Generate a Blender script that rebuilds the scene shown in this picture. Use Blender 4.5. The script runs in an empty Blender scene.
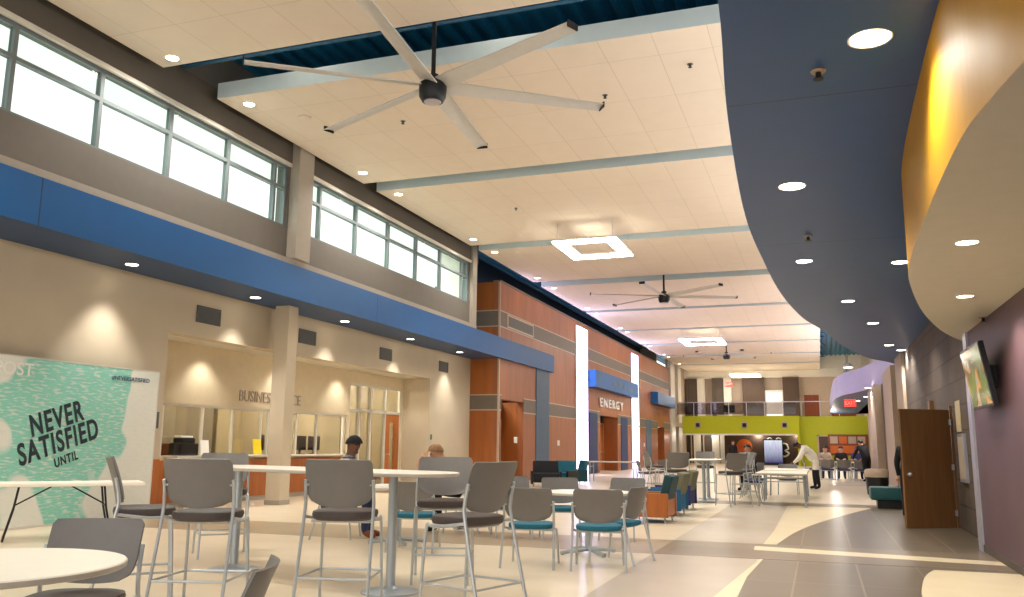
import bpy, bmesh, math, random
from mathutils import Vector, Matrix
random.seed(7)
C = bpy.context.scene.collection
PI = math.pi

# ------------------------------------------------------------------ camera
H = 1.29; F = 853.0; CX, CY = 512.0, 298.5
def camd(x, y): return Vector((x - CX, -(y - CY), -F))
aY = camd(820, 448.5).normalized()
aX = -camd(-1928, 422).normalized(); aX = (aX - aY * aX.dot(aY)).normalized()
aZ = aX.cross(aY)
R = Matrix((aX, aY, aZ))                       # world <- camera
EYE = Vector((0, 0, H))
def ray(x, y): return R @ camd(x, y)
def atz(x, y, z=0.0): d = ray(x, y); return EYE + d * ((z - H) / d.z)
def atx(x, y, X): d = ray(x, y); return EYE + d * (X / d.x)
def aty(x, y, Y): d = ray(x, y); return EYE + d * (Y / d.y)
cd = bpy.data.cameras.new('camera'); cam = bpy.data.objects.new('camera', cd); C.objects.link(cam)
cd.sensor_width = 36.0; cd.lens = F * 36.0 / 1024.0; cd.clip_end = 300
cam.matrix_world = Matrix.Translation(EYE) @ R.to_4x4()
bpy.context.scene.camera = cam
vs = bpy.context.scene.view_settings
vs.view_transform = 'Standard'; vs.look = 'None'; vs.exposure = 0.42; vs.gamma = 1.0

# ------------------------------------------------------------------ materials
def lin(c):
    return tuple(((v / 255.0) / 12.92 if v / 255.0 <= 0.04045 else ((v / 255.0 + 0.055) / 1.055) ** 2.4) for v in c)
def base_mat(name):
    m = bpy.data.materials.new(name); m.use_nodes = True
    nt = m.node_tree; b = nt.nodes['Principled BSDF']
    return m, nt, b
def N(nt, t, **kw):
    n = nt.nodes.new(t)
    for k, v in kw.items(): setattr(n, k, v)
    return n
def mat(name, rgb, rough=0.6, metal=0.0, var=0.06, scale=6.0, bump=0.0, stretch=(1, 1, 1), spec=0.4):
    m, nt, b = base_mat(name); c = lin(rgb)
    tc = N(nt, 'ShaderNodeTexCoord'); mp = N(nt, 'ShaderNodeMapping'); mp.inputs['Scale'].default_value = stretch
    nz = N(nt, 'ShaderNodeTexNoise'); nz.inputs['Scale'].default_value = scale; nz.inputs['Detail'].default_value = 4
    cr = N(nt, 'ShaderNodeValToRGB')
    cr.color_ramp.elements[0].position = .3; cr.color_ramp.elements[1].position = .7
    cr.color_ramp.elements[0].color = tuple(max(0, v * (1 - var)) for v in c) + (1,)
    cr.color_ramp.elements[1].color = tuple(min(1, v * (1 + var)) for v in c) + (1,)
    nt.links.new(tc.outputs['Object'], mp.inputs[0]); nt.links.new(mp.outputs[0], nz.inputs['Vector'])
    nt.links.new(nz.outputs['Fac'], cr.inputs[0]); nt.links.new(cr.outputs[0], b.inputs['Base Color'])
    b.inputs['Roughness'].default_value = rough; b.inputs['Metallic'].default_value = metal
    b.inputs['Specular IOR Level'].default_value = spec
    if bump:
        bp = N(nt, 'ShaderNodeBump'); bp.inputs['Strength'].default_value = bump; bp.inputs['Distance'].default_value = .01
        nt.links.new(nz.outputs['Fac'], bp.inputs['Height']); nt.links.new(bp.outputs[0], b.inputs['Normal'])
    return m
def brickmat(name, c1, c2, mort, bw, bh, ms, axes='xy', rough=0.5, offset=0.0, spec=0.4, shift=(0, 0), var=.08, nscale=3.0, stretch=(1, 1, 1), bump=0.0):
    m, nt, b = base_mat(name)
    tc = N(nt, 'ShaderNodeTexCoord'); sp = N(nt, 'ShaderNodeSeparateXYZ'); cb = N(nt, 'ShaderNodeCombineXYZ')
    nt.links.new(tc.outputs['Object'], sp.inputs[0])
    for k, a in enumerate(axes):
        ad = N(nt, 'ShaderNodeMath', operation='ADD'); ad.inputs[1].default_value = shift[k]
        nt.links.new(sp.outputs['XYZ'.index(a.upper())], ad.inputs[0]); nt.links.new(ad.outputs[0], cb.inputs[k])
    br = N(nt, 'ShaderNodeTexBrick'); br.offset = offset; br.squash = 1.0
    br.inputs['Color1'].default_value = lin(c1) + (1,); br.inputs['Color2'].default_value = lin(c2) + (1,)
    br.inputs['Mortar'].default_value = lin(mort) + (1,); br.inputs['Scale'].default_value = 1.0
    br.inputs['Brick Width'].default_value = bw; br.inputs['Row Height'].default_value = bh
    br.inputs['Mortar Size'].default_value = ms; br.inputs['Mortar Smooth'].default_value = .1
    nt.links.new(cb.outputs[0], br.inputs['Vector'])
    mp = N(nt, 'ShaderNodeMapping'); mp.inputs['Scale'].default_value = stretch
    nz = N(nt, 'ShaderNodeTexNoise'); nz.inputs['Scale'].default_value = nscale; nz.inputs['Detail'].default_value = 5
    nt.links.new(tc.outputs['Object'], mp.inputs[0]); nt.links.new(mp.outputs[0], nz.inputs['Vector'])
    mr = N(nt, 'ShaderNodeMapRange'); mr.inputs[1].default_value = .25; mr.inputs[2].default_value = .75
    mr.inputs[3].default_value = 1 - var; mr.inputs[4].default_value = 1 + var
    nt.links.new(nz.outputs['Fac'], mr.inputs[0])
    mx = N(nt, 'ShaderNodeMix', data_type='RGBA', blend_type='MULTIPLY'); mx.inputs[0].default_value = 1
    nt.links.new(br.outputs['Color'], mx.inputs[6]); nt.links.new(mr.outputs[0], mx.inputs[7])
    nt.links.new(mx.outputs[2], b.inputs['Base Color'])
    b.inputs['Roughness'].default_value = rough; b.inputs['Specular IOR Level'].default_value = spec
    if bump:
        bp = N(nt, 'ShaderNodeBump', invert=True); bp.inputs['Strength'].default_value = bump; bp.inputs['Distance'].default_value = .02
        nt.links.new(br.outputs['Fac'], bp.inputs['Height']); nt.links.new(bp.outputs[0], b.inputs['Normal'])
    return m
def emit(name, rgb, s, base=(230, 230, 230)):
    m, nt, b = base_mat(name)
    b.inputs['Base Color'].default_value = lin(base) + (1,)
    b.inputs['Emission Color'].default_value = lin(rgb) + (1,); b.inputs['Emission Strength'].default_value = s
    return m
def glassmat(name, tint, refl=0.12):
    m, nt, b = base_mat(name); nt.nodes.remove(b); out = nt.nodes['Material Output']
    tr = N(nt, 'ShaderNodeBsdfTransparent'); tr.inputs[0].default_value = lin(tint) + (1,)
    gl = N(nt, 'ShaderNodeBsdfGlossy'); gl.inputs['Roughness'].default_value = .05
    mx = N(nt, 'ShaderNodeMixShader'); mx.inputs[0].default_value = refl
    nt.links.new(tr.outputs[0], mx.inputs[1]); nt.links.new(gl.outputs[0], mx.inputs[2]); nt.links.new(mx.outputs[0], out.inputs[0])
    return m
M = {}
M['beige'] = mat('beige_paint', (200, 186, 162), .75, var=.03, scale=1.5)
M['cream_paint'] = mat('cream_paint', (212, 196, 164), .7, var=.03)
M['gray_wall'] = mat('gray_wall_paint', (110, 104, 96), .75, var=.03)
M['gray_wall_dark'] = mat('dark_gray_wall_paint', (92, 84, 74), .75, var=.03)
M['gray_trim'] = mat('light_gray_trim', (160, 150, 136), .6, var=.03)
M['frame_metal'] = mat('window_frame_metal', (112, 120, 120), .5, .1, var=.04)
M['white_metal'] = mat('white_frame', (214, 208, 196), .4, .2, var=.03)
M['blue'] = brickmat('blue_fascia_panel', (4, 82, 142), (6, 86, 146), (4, 44, 86), 9.9, 8, .012, 'yz', .45, shift=(-8.75, 0), var=.04)
M['blue_under'] = mat('blue_soffit', (42, 70, 110), .5, var=.04)
M['navy'] = brickmat('navy_soffit_panel', (34, 80, 142), (36, 82, 144), (20, 40, 72), 12, 4.6, .008, 'xy', .42, shift=(6, -6.1), var=.04, spec=.5)
M['yellow'] = mat('yellow_paint', (184, 132, 8), .5, var=.03)
M['tan_soffit'] = mat('tan_soffit', (226, 218, 200), .6, var=.02)
M['tile'] = brickmat('ceiling_tile', (224, 208, 188), (222, 206, 186), (200, 183, 162), 1.66, .84, .006, 'yx', .8, shift=(.4, .45), var=.02)
M['panel_edge'] = mat('ceiling_panel_edge', (206, 216, 214), .6, var=.02)
M['deck'] = mat('teal_deck', (20, 104, 140), .5, .0, var=.1)
M['joist'] = mat('teal_joist', (18, 84, 120), .5, .0, var=.1)
M['wood'] = brickmat('veneer_panel', (160, 98, 60), (150, 88, 52), (150, 110, 84), 2.5, 30, .01, 'yz', .4, shift=(.35, 0), var=.16, nscale=2.2, stretch=(2, 1.4, .25))
M['wood_side'] = mat('veneer_side', (160, 92, 42), .4, var=.14, scale=2.5, stretch=(2, 2, .3))
M['wood_door'] = mat('door_veneer', (172, 98, 42), .4, var=.12, scale=4, stretch=(3, 3, .3))
M['brown_door'] = mat('brown_door_veneer', (120, 82, 46), .45, var=.14, scale=5, stretch=(4, 4, .3))
M['band'] = mat('gray_reveal_band', (112, 102, 92), .5, var=.05)
M['reveal'] = mat('silver_reveal', (190, 170, 150), .4, .4, var=.03)
M['slate'] = mat('slate_blue_panel', (74, 98, 122), .5, var=.08)
M['royal'] = mat('royal_blue_panel', (2, 40, 96), .45, var=.05)
M['lime'] = mat('lime_paint', (172, 176, 14), .6, var=.03)
M['brown_wall'] = mat('dark_brown_wall', (80, 62, 50), .7, var=.06)
M['stone'] = brickmat('stone_block', (98, 84, 72), (86, 74, 64), (66, 57, 49), .8, .4, .012, 'yz', .7, .5, var=.12, nscale=4, bump=.3)
M['purple'] = mat('mauve_plaster', (88, 62, 64), .5, var=.1, scale=1.2, bump=.03)
M['silver'] = mat('brushed_silver', (186, 184, 190), .35, .6, var=.04)
M['pilaster'] = mat('pale_pilaster', (182, 162, 142), .6, var=.04)
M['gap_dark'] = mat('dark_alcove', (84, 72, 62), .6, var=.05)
M['black'] = mat('black_metal', (24, 24, 26), .4, .2, var=.1)
M['black_cloth'] = mat('black_cloth', (22, 22, 26), .85, var=.2, scale=30)
M['fan_blade'] = mat('fan_blade_satin', (196, 192, 186), .45, .1, var=.03)
M['shell'] = mat('gray_plastic', (118, 114, 110), .42, var=.03, scale=14)
M['seat_dark'] = mat('charcoal_vinyl', (74, 64, 60), .55, var=.08, scale=40, bump=.1)
M['teal_cloth'] = mat('teal_upholstery', (18, 94, 114), .7, var=.12, scale=50, bump=.1)
M['navy_cloth'] = mat('navy_upholstery', (30, 42, 92), .7, var=.12, scale=50)
M['dark_teal'] = mat('dark_teal_upholstery', (16, 58, 64), .6, var=.1, scale=40)
M['blue_cloth'] = mat('blue_upholstery', (18, 88, 128), .7, var=.1, scale=40)
M['olive_cloth'] = mat('gray_green_upholstery', (112, 110, 84), .7, var=.1, scale=40)
M['chair_tube'] = mat('silver_tube', (186, 190, 192), .33, .55, var=.03, scale=10)
M['foot'] = mat('gray_glide', (92, 88, 84), .6, var=.05)
M['top'] = mat('white_laminate', (236, 226, 208), .35, var=.015, scale=12)
M['edge'] = mat('table_edge_band', (188, 180, 168), .4, var=.03)
M['post'] = mat('silver_post', (176, 184, 190), .35, .5, var=.03)
M['mint_table'] = mat('white_plastic_top', (238, 230, 214), .45, var=.02)
M['skin'] = mat('skin', (205, 150, 118), .55, var=.05, scale=20)
M['skin_dark'] = mat('dark_skin', (108, 70, 50), .5, var=.06, scale=20)
M['denim'] = mat('denim', (38, 50, 84), .8, var=.12, scale=40)
M['white_cloth'] = mat('white_cloth', (248, 242, 230), .8, var=.04, scale=20)
M['hair_blond'] = mat('light_brown_hair', (150, 112, 74), .6, var=.25, scale=40, stretch=(1, 1, .2))
M['hair_dark'] = mat('dark_hair', (26, 20, 18), .5, var=.25, scale=40, stretch=(1, 1, .2))
M['white'] = mat('white_plastic', (238, 236, 230), .45, var=.02)
M['grille'] = mat('gray_vent', (92, 92, 88), .5, var=.04)
M['yellow_plastic'] = mat('bright_yellow', (246, 222, 20), .5, var=.04)
M['red_brown'] = mat('red_brown_veneer', (124, 58, 26), .45, var=.12, scale=4, stretch=(3, 3, .3))
M['orange'] = mat('orange_paint', (198, 96, 30), .5, var=.1)
M['letter'] = mat('gray_letter', (168, 154, 138), .45, .3, var=.04)
M['ink'] = mat('dark_ink', (34, 48, 56), .6, var=.05)
M['screen_black'] = mat('screen_bezel', (18, 18, 20), .25, var=.05)
M['lamp'] = emit('downlight_lens', (255, 240, 214), 12)
M['ring'] = emit('ring_light_lens', (255, 252, 240), 16)
M['box'] = emit('light_column_lens', (196, 198, 255), 5)
M['exit'] = emit('exit_red', (255, 60, 50), 1.2, (200, 40, 40))
M['glass'] = glassmat('clear_glass', (236, 246, 242), .06)
M['glass_dim'] = glassmat('tinted_glass', (222, 222, 212), .1)
M['transom'] = glassmat('transom_glass', (222, 232, 226), .05)
M['rail_glass'] = glassmat('railing_glass', (196, 188, 184), .05)

# marbled mint banner print
def bannermat():
    m, nt, b = base_mat('mint_print')
    tc = N(nt, 'ShaderNodeTexCoord'); mp = N(nt, 'ShaderNodeMapping'); mp.inputs['Scale'].default_value = (1, 1.1, 1.0)
    mp.inputs['Rotation'].default_value = (.25, 0, 0)
    n1 = N(nt, 'ShaderNodeTexNoise'); n1.inputs['Scale'].default_value = .75; n1.inputs['Detail'].default_value = 2
    mp2 = N(nt, 'ShaderNodeMapping'); mp2.inputs['Scale'].default_value = (1, 5, 26); mp2.inputs['Rotation'].default_value = (-.2, 0, 0)
    n2 = N(nt, 'ShaderNodeTexNoise'); n2.inputs['Scale'].default_value = 1.3; n2.inputs['Detail'].default_value = 6
    nt.links.new(tc.outputs['Object'], mp.inputs[0]); nt.links.new(mp.outputs[0], n1.inputs['Vector'])
    nt.links.new(tc.outputs['Object'], mp2.inputs[0]); nt.links.new(mp2.outputs[0], n2.inputs['Vector'])
    r1 = N(nt, 'ShaderNodeValToRGB'); r1.color_ramp.elements[0].position = .50; r1.color_ramp.elements[1].position = .53
    r1.color_ramp.elements[0].color = lin((138, 208, 190)) + (1,); r1.color_ramp.elements[1].color = lin((226, 228, 218)) + (1,)
    r2 = N(nt, 'ShaderNodeValToRGB'); r2.color_ramp.elements[0].position = .52; r2.color_ramp.elements[1].position = .62
    r2.color_ramp.elements[0].color = (0, 0, 0, 1); r2.color_ramp.elements[1].color = (.75, .75, .75, 1)
    mx = N(nt, 'ShaderNodeMix', data_type='RGBA'); sp = N(nt, 'ShaderNodeSeparateXYZ'); nt.links.new(tc.outputs['Object'], sp.inputs[0])
    gy = N(nt, 'ShaderNodeMapRange'); gy.inputs[1].default_value = .9; gy.inputs[2].default_value = 1.7; gy.inputs[3].default_value = -.02; gy.inputs[4].default_value = .16; nt.links.new(sp.outputs[1], gy.inputs[0])
    ad = N(nt, 'ShaderNodeMath', operation='ADD'); nt.links.new(n1.outputs['Fac'], ad.inputs[0]); nt.links.new(gy.outputs[0], ad.inputs[1])
    nt.links.new(ad.outputs[0], r1.inputs[0]); nt.links.new(n2.outputs['Fac'], r2.inputs[0])
    nt.links.new(r2.outputs[0], mx.inputs[0]); nt.links.new(r1.outputs[0], mx.inputs[6]); mx.inputs[7].default_value = lin((222, 222, 216)) + (1,)
    nt.links.new(mx.outputs[2], b.inputs['Base Color']); b.inputs['Roughness'].default_value = .6
    return m
M['banner'] = bannermat()
def screenmat():
    m, nt, b = base_mat('tv_picture')
    tc = N(nt, 'ShaderNodeTexCoord'); v = N(nt, 'ShaderNodeTexVoronoi'); v.inputs['Scale'].default_value = 5
    nz = N(nt, 'ShaderNodeTexNoise'); nz.inputs['Scale'].default_value = 3; nz.inputs['Detail'].default_value = 3
    nt.links.new(tc.outputs['Object'], nz.inputs['Vector'])
    cr = N(nt, 'ShaderNodeValToRGB'); e = cr.color_ramp.elements
    e[0].position = .3; e[0].color = lin((40, 60, 40)) + (1,); e[1].position = .72; e[1].color = lin((200, 190, 160)) + (1,)
    for p, c in ((.42, (96, 110, 60)), (.5, (60, 50, 40)), (.57, (190, 130, 50)), (.64, (110, 130, 130))):
        q = e.new(p); q.color = lin(c) + (1,)
    nt.links.new(nz.outputs['Fac'], cr.inputs[0]); nt.links.new(cr.outputs[0], b.inputs['Base Color'])
    nt.links.new(cr.outputs[0], b.inputs['Emission Color']); b.inputs['Emission Strength'].default_value = .7
    b.inputs['Roughness'].default_value = .15
    return m
M['tv'] = screenmat()
def vendmat():
    m, nt, b = base_mat('machine_front')
    tc = N(nt, 'ShaderNodeTexCoord'); sp = N(nt, 'ShaderNodeSeparateXYZ'); cr = N(nt, 'ShaderNodeValToRGB')
    nt.links.new(tc.outputs['Object'], sp.inputs[0])
    mr = N(nt, 'ShaderNodeMapRange'); mr.inputs[1].default_value = .2; mr.inputs[2].default_value = 1.9
    nt.links.new(sp.outputs[2], mr.inputs[0]); nt.links.new(mr.outputs[0], cr.inputs[0])
    cr.color_ramp.elements[0].color = lin((70, 70, 120)) + (1,); cr.color_ramp.elements[1].color = lin((215, 225, 250)) + (1,)
    wv = N(nt, 'ShaderNodeTexNoise'); wv.inputs['Scale'].default_value = 9
    mp = N(nt, 'ShaderNodeMapping'); mp.inputs['Scale'].default_value = (1.5, 1, .25); nt.links.new(tc.outputs['Object'], mp.inputs[0]); nt.links.new(mp.outputs[0], wv.inputs['Vector'])
    mx = N(nt, 'ShaderNodeMix', data_type='RGBA', blend_type='MULTIPLY'); mx.inputs[0].default_value = .6
    nt.links.new(cr.outputs[0], mx.inputs[6]); nt.links.new(wv.outputs['Color'], mx.inputs[7])
    nt.links.new(mx.outputs[2], b.inputs['Base Color']); nt.links.new(mx.outputs[2], b.inputs['Emission Color']); b.inputs['Emission Strength'].default_value = .9
    return m
M['vend'] = vendmat()
# floor materials
def floormat(name, c1, c2, grid=None, joint=(150, 140, 120), rough=.3):
    return brickmat(name, c1, c2, joint, grid[0], grid[1], grid[2], 'xy', rough, 0.0, .5, (grid[3], grid[4]), .07, 1.6) if grid else mat(name, c1, rough, var=.05, scale=2.0, spec=.5)
M['f_beige'] = floormat('beige_terrazzo', (212, 196, 170), (208, 192, 166))
M['f_gray'] = floormat('gray_terrazzo', (178, 164, 146), (172, 158, 142))
M['f_cream'] = floormat('cream_terrazzo', (220, 202, 166), (216, 198, 162))
M['f_dark'] = floormat('dark_tile', (110, 97, 80), (102, 90, 74), (.62, 1.55, .01, .3, .2), (140, 124, 102))
M['f_band'] = floormat('brown_tile', (128, 112, 92), (120, 104, 86), (1.55, .8, .008, .3, .2), (110, 96, 80))

# ------------------------------------------------------------------ mesh helpers
def link(name, me, parent=None):
    o = bpy.data.objects.new(name, me); C.objects.link(o)
    if parent is not None: o.parent = parent
    return o
def obj(name, bm, m, parent=None, smooth=False, kind=None, loc=None):
    bmesh.ops.recalc_face_normals(bm, faces=bm.faces[:])
    me = bpy.data.meshes.new(name); bm.to_mesh(me); bm.free()
    for mm in (m if isinstance(m, (list, tuple)) else [m]): me.materials.append(mm)
    if smooth:
        me.polygons.foreach_set('use_smooth', [True] * len(me.polygons))
        try: me.set_sharp_from_angle(angle=math.radians(40))
        except Exception: pass
    o = link(name, me, parent)
    if kind: o['kind'] = kind
    if loc: o.location = loc
    return o
def tag(o, label, cat, group=None):
    o['label'] = label; o['category'] = cat; o['kind'] = 'thing'
    n_ = len(label.split())
    if not 4 <= n_ <= 16 and label != 'x': print('LABEL', n_, label)
    if group: o['group'] = group
    return o
def thing(name, label, cat, loc=(0, 0, 0), rz=0.0, group=None):
    o = bpy.data.objects.new(name, None); C.objects.link(o); o.location = loc; o.rotation_euler = (0, 0, rz)
    o.empty_display_size = .1
    return tag(o, label, cat, group)
def B(): return bmesh.new()
def box(bm, lo, hi, bev=0.0, mi=0, mtx=None):
    x0, y0, z0 = lo; x1, y1, z1 = hi
    v = [bm.verts.new(p) for p in ((x0, y0, z0), (x1, y0, z0), (x1, y1, z0), (x0, y1, z0), (x0, y0, z1), (x1, y0, z1), (x1, y1, z1), (x0, y1, z1))]
    fs = [bm.faces.new([v[i] for i in q]) for q in ((0, 3, 2, 1), (4, 5, 6, 7), (0, 1, 5, 4), (1, 2, 6, 5), (2, 3, 7, 6), (3, 0, 4, 7))]
    for f in fs: f.material_index = mi
    if bev > 0:
        es = list({e for f in fs for e in f.edges})
        r = bmesh.ops.bevel(bm, geom=es, offset=bev, segments=2, affect='EDGES', profile=.6)
        vv = list({q for f in r['faces'] for q in f.verts} | {q for q in v if q.is_valid})
    else: vv = v
    if mtx is not None:
        bmesh.ops.transform(bm, matrix=mtx, verts=[q for q in vv if q.is_valid])
    return vv
def tube(bm, pts, r, n=8, closed=False, mi=0, cap=True):
    pts = [Vector(p) for p in pts]; L = len(pts); rings = []
    rr = r if isinstance(r, (list, tuple)) else [r] * L
    for i, p in enumerate(pts):
        if closed: t = (pts[(i + 1) % L] - pts[i - 1])
        elif i == 0: t = pts[1] - p
        elif i == L - 1: t = p - pts[i - 1]
        else: t = (pts[i + 1] - p).normalized() + (p - pts[i - 1]).normalized()
        t.normalize()
        up = Vector((0, 0, 1)) if abs(t.z) < .95 else Vector((0, 1, 0))
        a = t.cross(up).normalized(); b = t.cross(a).normalized()
        rings.append([bm.verts.new(p + (a * math.cos(2 * PI * k / n) + b * math.sin(2 * PI * k / n)) * rr[i]) for k in range(n)])
    for i in range(L if closed else L - 1):
        A, Bq = rings[i], rings[(i + 1) % L]
        for k in range(n):
            f = bm.faces.new((A[k], A[(k + 1) % n], Bq[(k + 1) % n], Bq[k])); f.material_index = mi
    if cap and not closed:
        for q in (rings[0], rings[-1]):
            f = bm.faces.new(q); f.material_index = mi
def lathe(bm, prof, n=28, mi=0, at=(0, 0), sx=1.0, sy=1.0):
    rings = []
    for (r, z) in prof:
        rings.append([bm.verts.new((at[0] + sx * r * math.cos(2 * PI * k / n), at[1] + sy * r * math.sin(2 * PI * k / n), z)) for k in range(n)])
    for A, Q in zip(rings, rings[1:]):
        for k in range(n):
            f = bm.faces.new((A[k], A[(k + 1) % n], Q[(k + 1) % n], Q[k])); f.material_index = mi
    for q in (rings[0], rings[-1]):
        f = bm.faces.new(q); f.material_index = mi
def prism(bm, poly, z0, z1, mside=0, mtop=0, mbot=0):
    lo = [bm.verts.new((x, y, z0)) for x, y in poly]; hi = [bm.verts.new((x, y, z1)) for x, y in poly]
    n = len(poly)
    f = bm.faces.new(hi); f.material_index = mtop
    f = bm.faces.new(lo[::-1]); f.material_index = mbot
    for i in range(n):
        f = bm.faces.new((lo[i], lo[(i + 1) % n], hi[(i + 1) % n], hi[i])); f.material_index = mside
def shell(bm, fn, nu, nv, th, mi=0):
    # fn(u,v)->(point, normal); thick curved sheet
    A = [[None] * (nv + 1) for _ in range(nu + 1)]; Q = [[None] * (nv + 1) for _ in range(nu + 1)]
    for i in range(nu + 1):
        for j in range(nv + 1):
            p, nn = fn(i / nu, j / nv)
            A[i][j] = bm.verts.new(Vector(p) + Vector(nn) * th / 2); Q[i][j] = bm.verts.new(Vector(p) - Vector(nn) * th / 2)
    def q(a, b, c, d): f = bm.faces.new((a, b, c, d)); f.material_index = mi
    for i in range(nu):
        for j in range(nv):
            q(A[i][j], A[i + 1][j], A[i + 1][j + 1], A[i][j + 1]); q(Q[i][j], Q[i][j + 1], Q[i + 1][j + 1], Q[i + 1][j])
    for i in range(nu):
        q(A[i][0], Q[i][0], Q[i + 1][0], A[i + 1][0]); q(A[i][nv], A[i + 1][nv], Q[i + 1][nv], Q[i][nv])
    for j in range(nv):
        q(A[0][j], A[0][j + 1], Q[0][j + 1], Q[0][j]); q(A[nu][j], Q[nu][j], Q[nu][j + 1], A[nu][j + 1])
def catmull(P, n=8):
    out = []; P = [Vector(p) for p in P]
    for i in range(len(P) - 1):
        a = P[max(i - 1, 0)]; b = P[i]; c = P[i + 1]; d = P[min(i + 2, len(P) - 1)]
        for k in range(n):
            t = k / n
            out.append(.5 * ((2 * b) + (c - a) * t + (2 * a - 5 * b + 4 * c - d) * t * t + (3 * b - a - 3 * c + d) * t ** 3))
    out.append(P[-1]); return out
def sbox(name, lo, hi, m, kind='structure', parent=None, bev=0.0):
    bm = B(); box(bm, lo, hi, bev); return obj(name, bm, m, parent, kind=None if parent is not None else kind)
def holed(bm, u0, u1, v0, v1, holes, put):
    us = sorted({u0, u1, *[h[0] for h in holes], *[h[1] for h in holes]}); vs_ = sorted({v0, v1, *[h[2] for h in holes], *[h[3] for h in holes]})
    for a, b in zip(us, us[1:]):
        run = None
        for c, d in zip(vs_, vs_[1:]):
            mu, mv = (a + b) / 2, (c + d) / 2
            if any(h[0] < mu < h[1] and h[2] < mv < h[3] for h in holes):
                if run: put(bm, a, b, run[0], run[1]); run = None
            else: run = (run[0], d) if run else (c, d)
        if run: put(bm, a, b, run[0], run[1])
def wall_x(name, X0, X1, y0, y1, z0, z1, holes, m, mi=None):
    bm = B(); holed(bm, y0, y1, z0, z1, holes, lambda b, a, c, d, e: box(b, (X0, a, d), (X1, c, e)))
    return obj(name, bm, m, kind='structure')
def text(name, s, size, m, parent=None, mtx=None, ext=.004, bold=0.0, align='CENTER', sx=1.0, shear=0.0, spacing=1.0):
    cu = bpy.data.curves.new(name, 'FONT'); cu.body = s; cu.size = size; cu.extrude = ext; cu.offset = bold
    cu.align_x = align; cu.align_y = 'CENTER'; cu.shear = shear; cu.space_character = spacing; cu.materials.append(m)
    oc = bpy.data.objects.new('tmp_text', cu); C.objects.link(oc)
    me = bpy.data.meshes.new_from_object(oc.evaluated_get(bpy.context.evaluated_depsgraph_get()))
    bpy.data.objects.remove(oc); bpy.data.curves.remove(cu); me.name = name
    o = link(name, me, parent)
    o.matrix_local = (mtx or Matrix()) @ Matrix.Diagonal((sx, 1, 1, 1))
    return o
# text facing +X (reads along +Y when seen from the hall): local x -> +Y, local y -> +Z, local z -> +X
FACE_PX = Matrix(((0, 0, 1, 0), (1, 0, 0, 0), (0, 1, 0, 0), (0, 0, 0, 1)))
FACE_NY = Matrix(((1, 0, 0, 0), (0, 0, -1, 0), (0, 1, 0, 0), (0, 0, 0, 1)))

# ------------------------------------------------------------------ setting: key planes
XF, XC, XU, XB = -10.23, -10.38, -11.45, -12.35
ZS = 4.28; ZC = 7.5; YW = 27.75; YE = 64.0; DK = 8.7
# floor
sbox('floor', (-16, -4, -.2), (6, 86, 0), M['f_beige'])
def inlay(name, pts, m, z=.0006):
    bm = B(); prism(bm, [(p[0], p[1]) for p in pts], 0.0002, z)
    o = obj(name, bm, m, kind='structure'); return o
xg = -2.0
inlay('floor_gray_field', [(xg, -3), (-.75, -3), (-.75, 21), (xg, 21)], M['f_gray'], .001)
r2 = catmull([(-.7, 11.9), (-.6, 12.7), (-.42, 14.4), (-.08, 16.4), (.5, 18.9), (1.05, 21.0)], 6)
inlay('floor_dark_field', [(p.x, p.y) for p in (Vector(q).to_3d() if len(q) == 2 else q for q in r2)] + [(2.2, 21.0), (2.2, 11.9)], M['f_dark'], .0016)
inlay('floor_dark_field_front', [(-.72, -3), (-.74, 7.6), (-.76, 9.3), (-.7, 10.8), (2.2, 10.8), (2.2, -3)], M['f_dark'], .0016)
inlay('floor_cream_swoosh', [(-.62, 20.9), (-.72, 15.7), (-.79, 12.45)] + [(p.x, p.y) for p in catmull([(-.62, 12.45), (-.42, 14.4), (-.08, 16.4), (.5, 18.9), (1.05, 21.0)], 6)], M['f_cream'], .0022)
inlay('floor_cream_swoosh_front', [(-.72, 10.85), (-.85, 9.2), (-.98, 7.4), (-1.2, 4), (-.9, 4), (-.74, 7.4), (-.76, 9.3), (-.69, 10.85)], M['f_cream'], .0022)
inlay('floor_brown_band', [(-2.0, 10.8), (2.2, 10.8), (2.2, 11.25), (2.2, 12.45), (-.84, 12.45), (-2.0, 12.45)], M['f_band'], .003)
inlay('floor_tan_band', [(-11.4, 10.8), (-2.0, 10.8), (-2.0, 12.45), (-11.4, 12.45)], floormat('tan_tile', (164, 146, 120), (158, 140, 114), (1.55, .8, .008, .3, .2), (146, 128, 104)), .003)
inlay('floor_cream_stripe', [(-.86, 11.7), (2.0, 11.28), (2.0, 11.68), (-.88, 12.16)], M['f_cream'], .0036)
inlay('floor_cream_corner', [(1.1, 10.6)] + [(p.x, p.y) for p in catmull([(1.1, 10.6), (.97, 10.1), (.86, 9.35), (.79, 8.6), (.78, 7.4), (.85, 6)], 5)][1:] + [(1.94, 6), (1.94, 10.6)], M['f_cream'], .0042)
inlay('floor_brown_band_far', [(-13, 20.9), (2.2, 20.9), (2.2, 22.0), (-13, 22.0)], M['f_band'], .003)
inlay('floor_gray_arc_far', [(.2, 33)] + [(p.x, p.y) for p in catmull([(.2, 33), (.6, 36), (1.2, 38.5), (2, 40)], 5)][1:] + [(2.1, 33)], M['f_gray'], .002)

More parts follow.
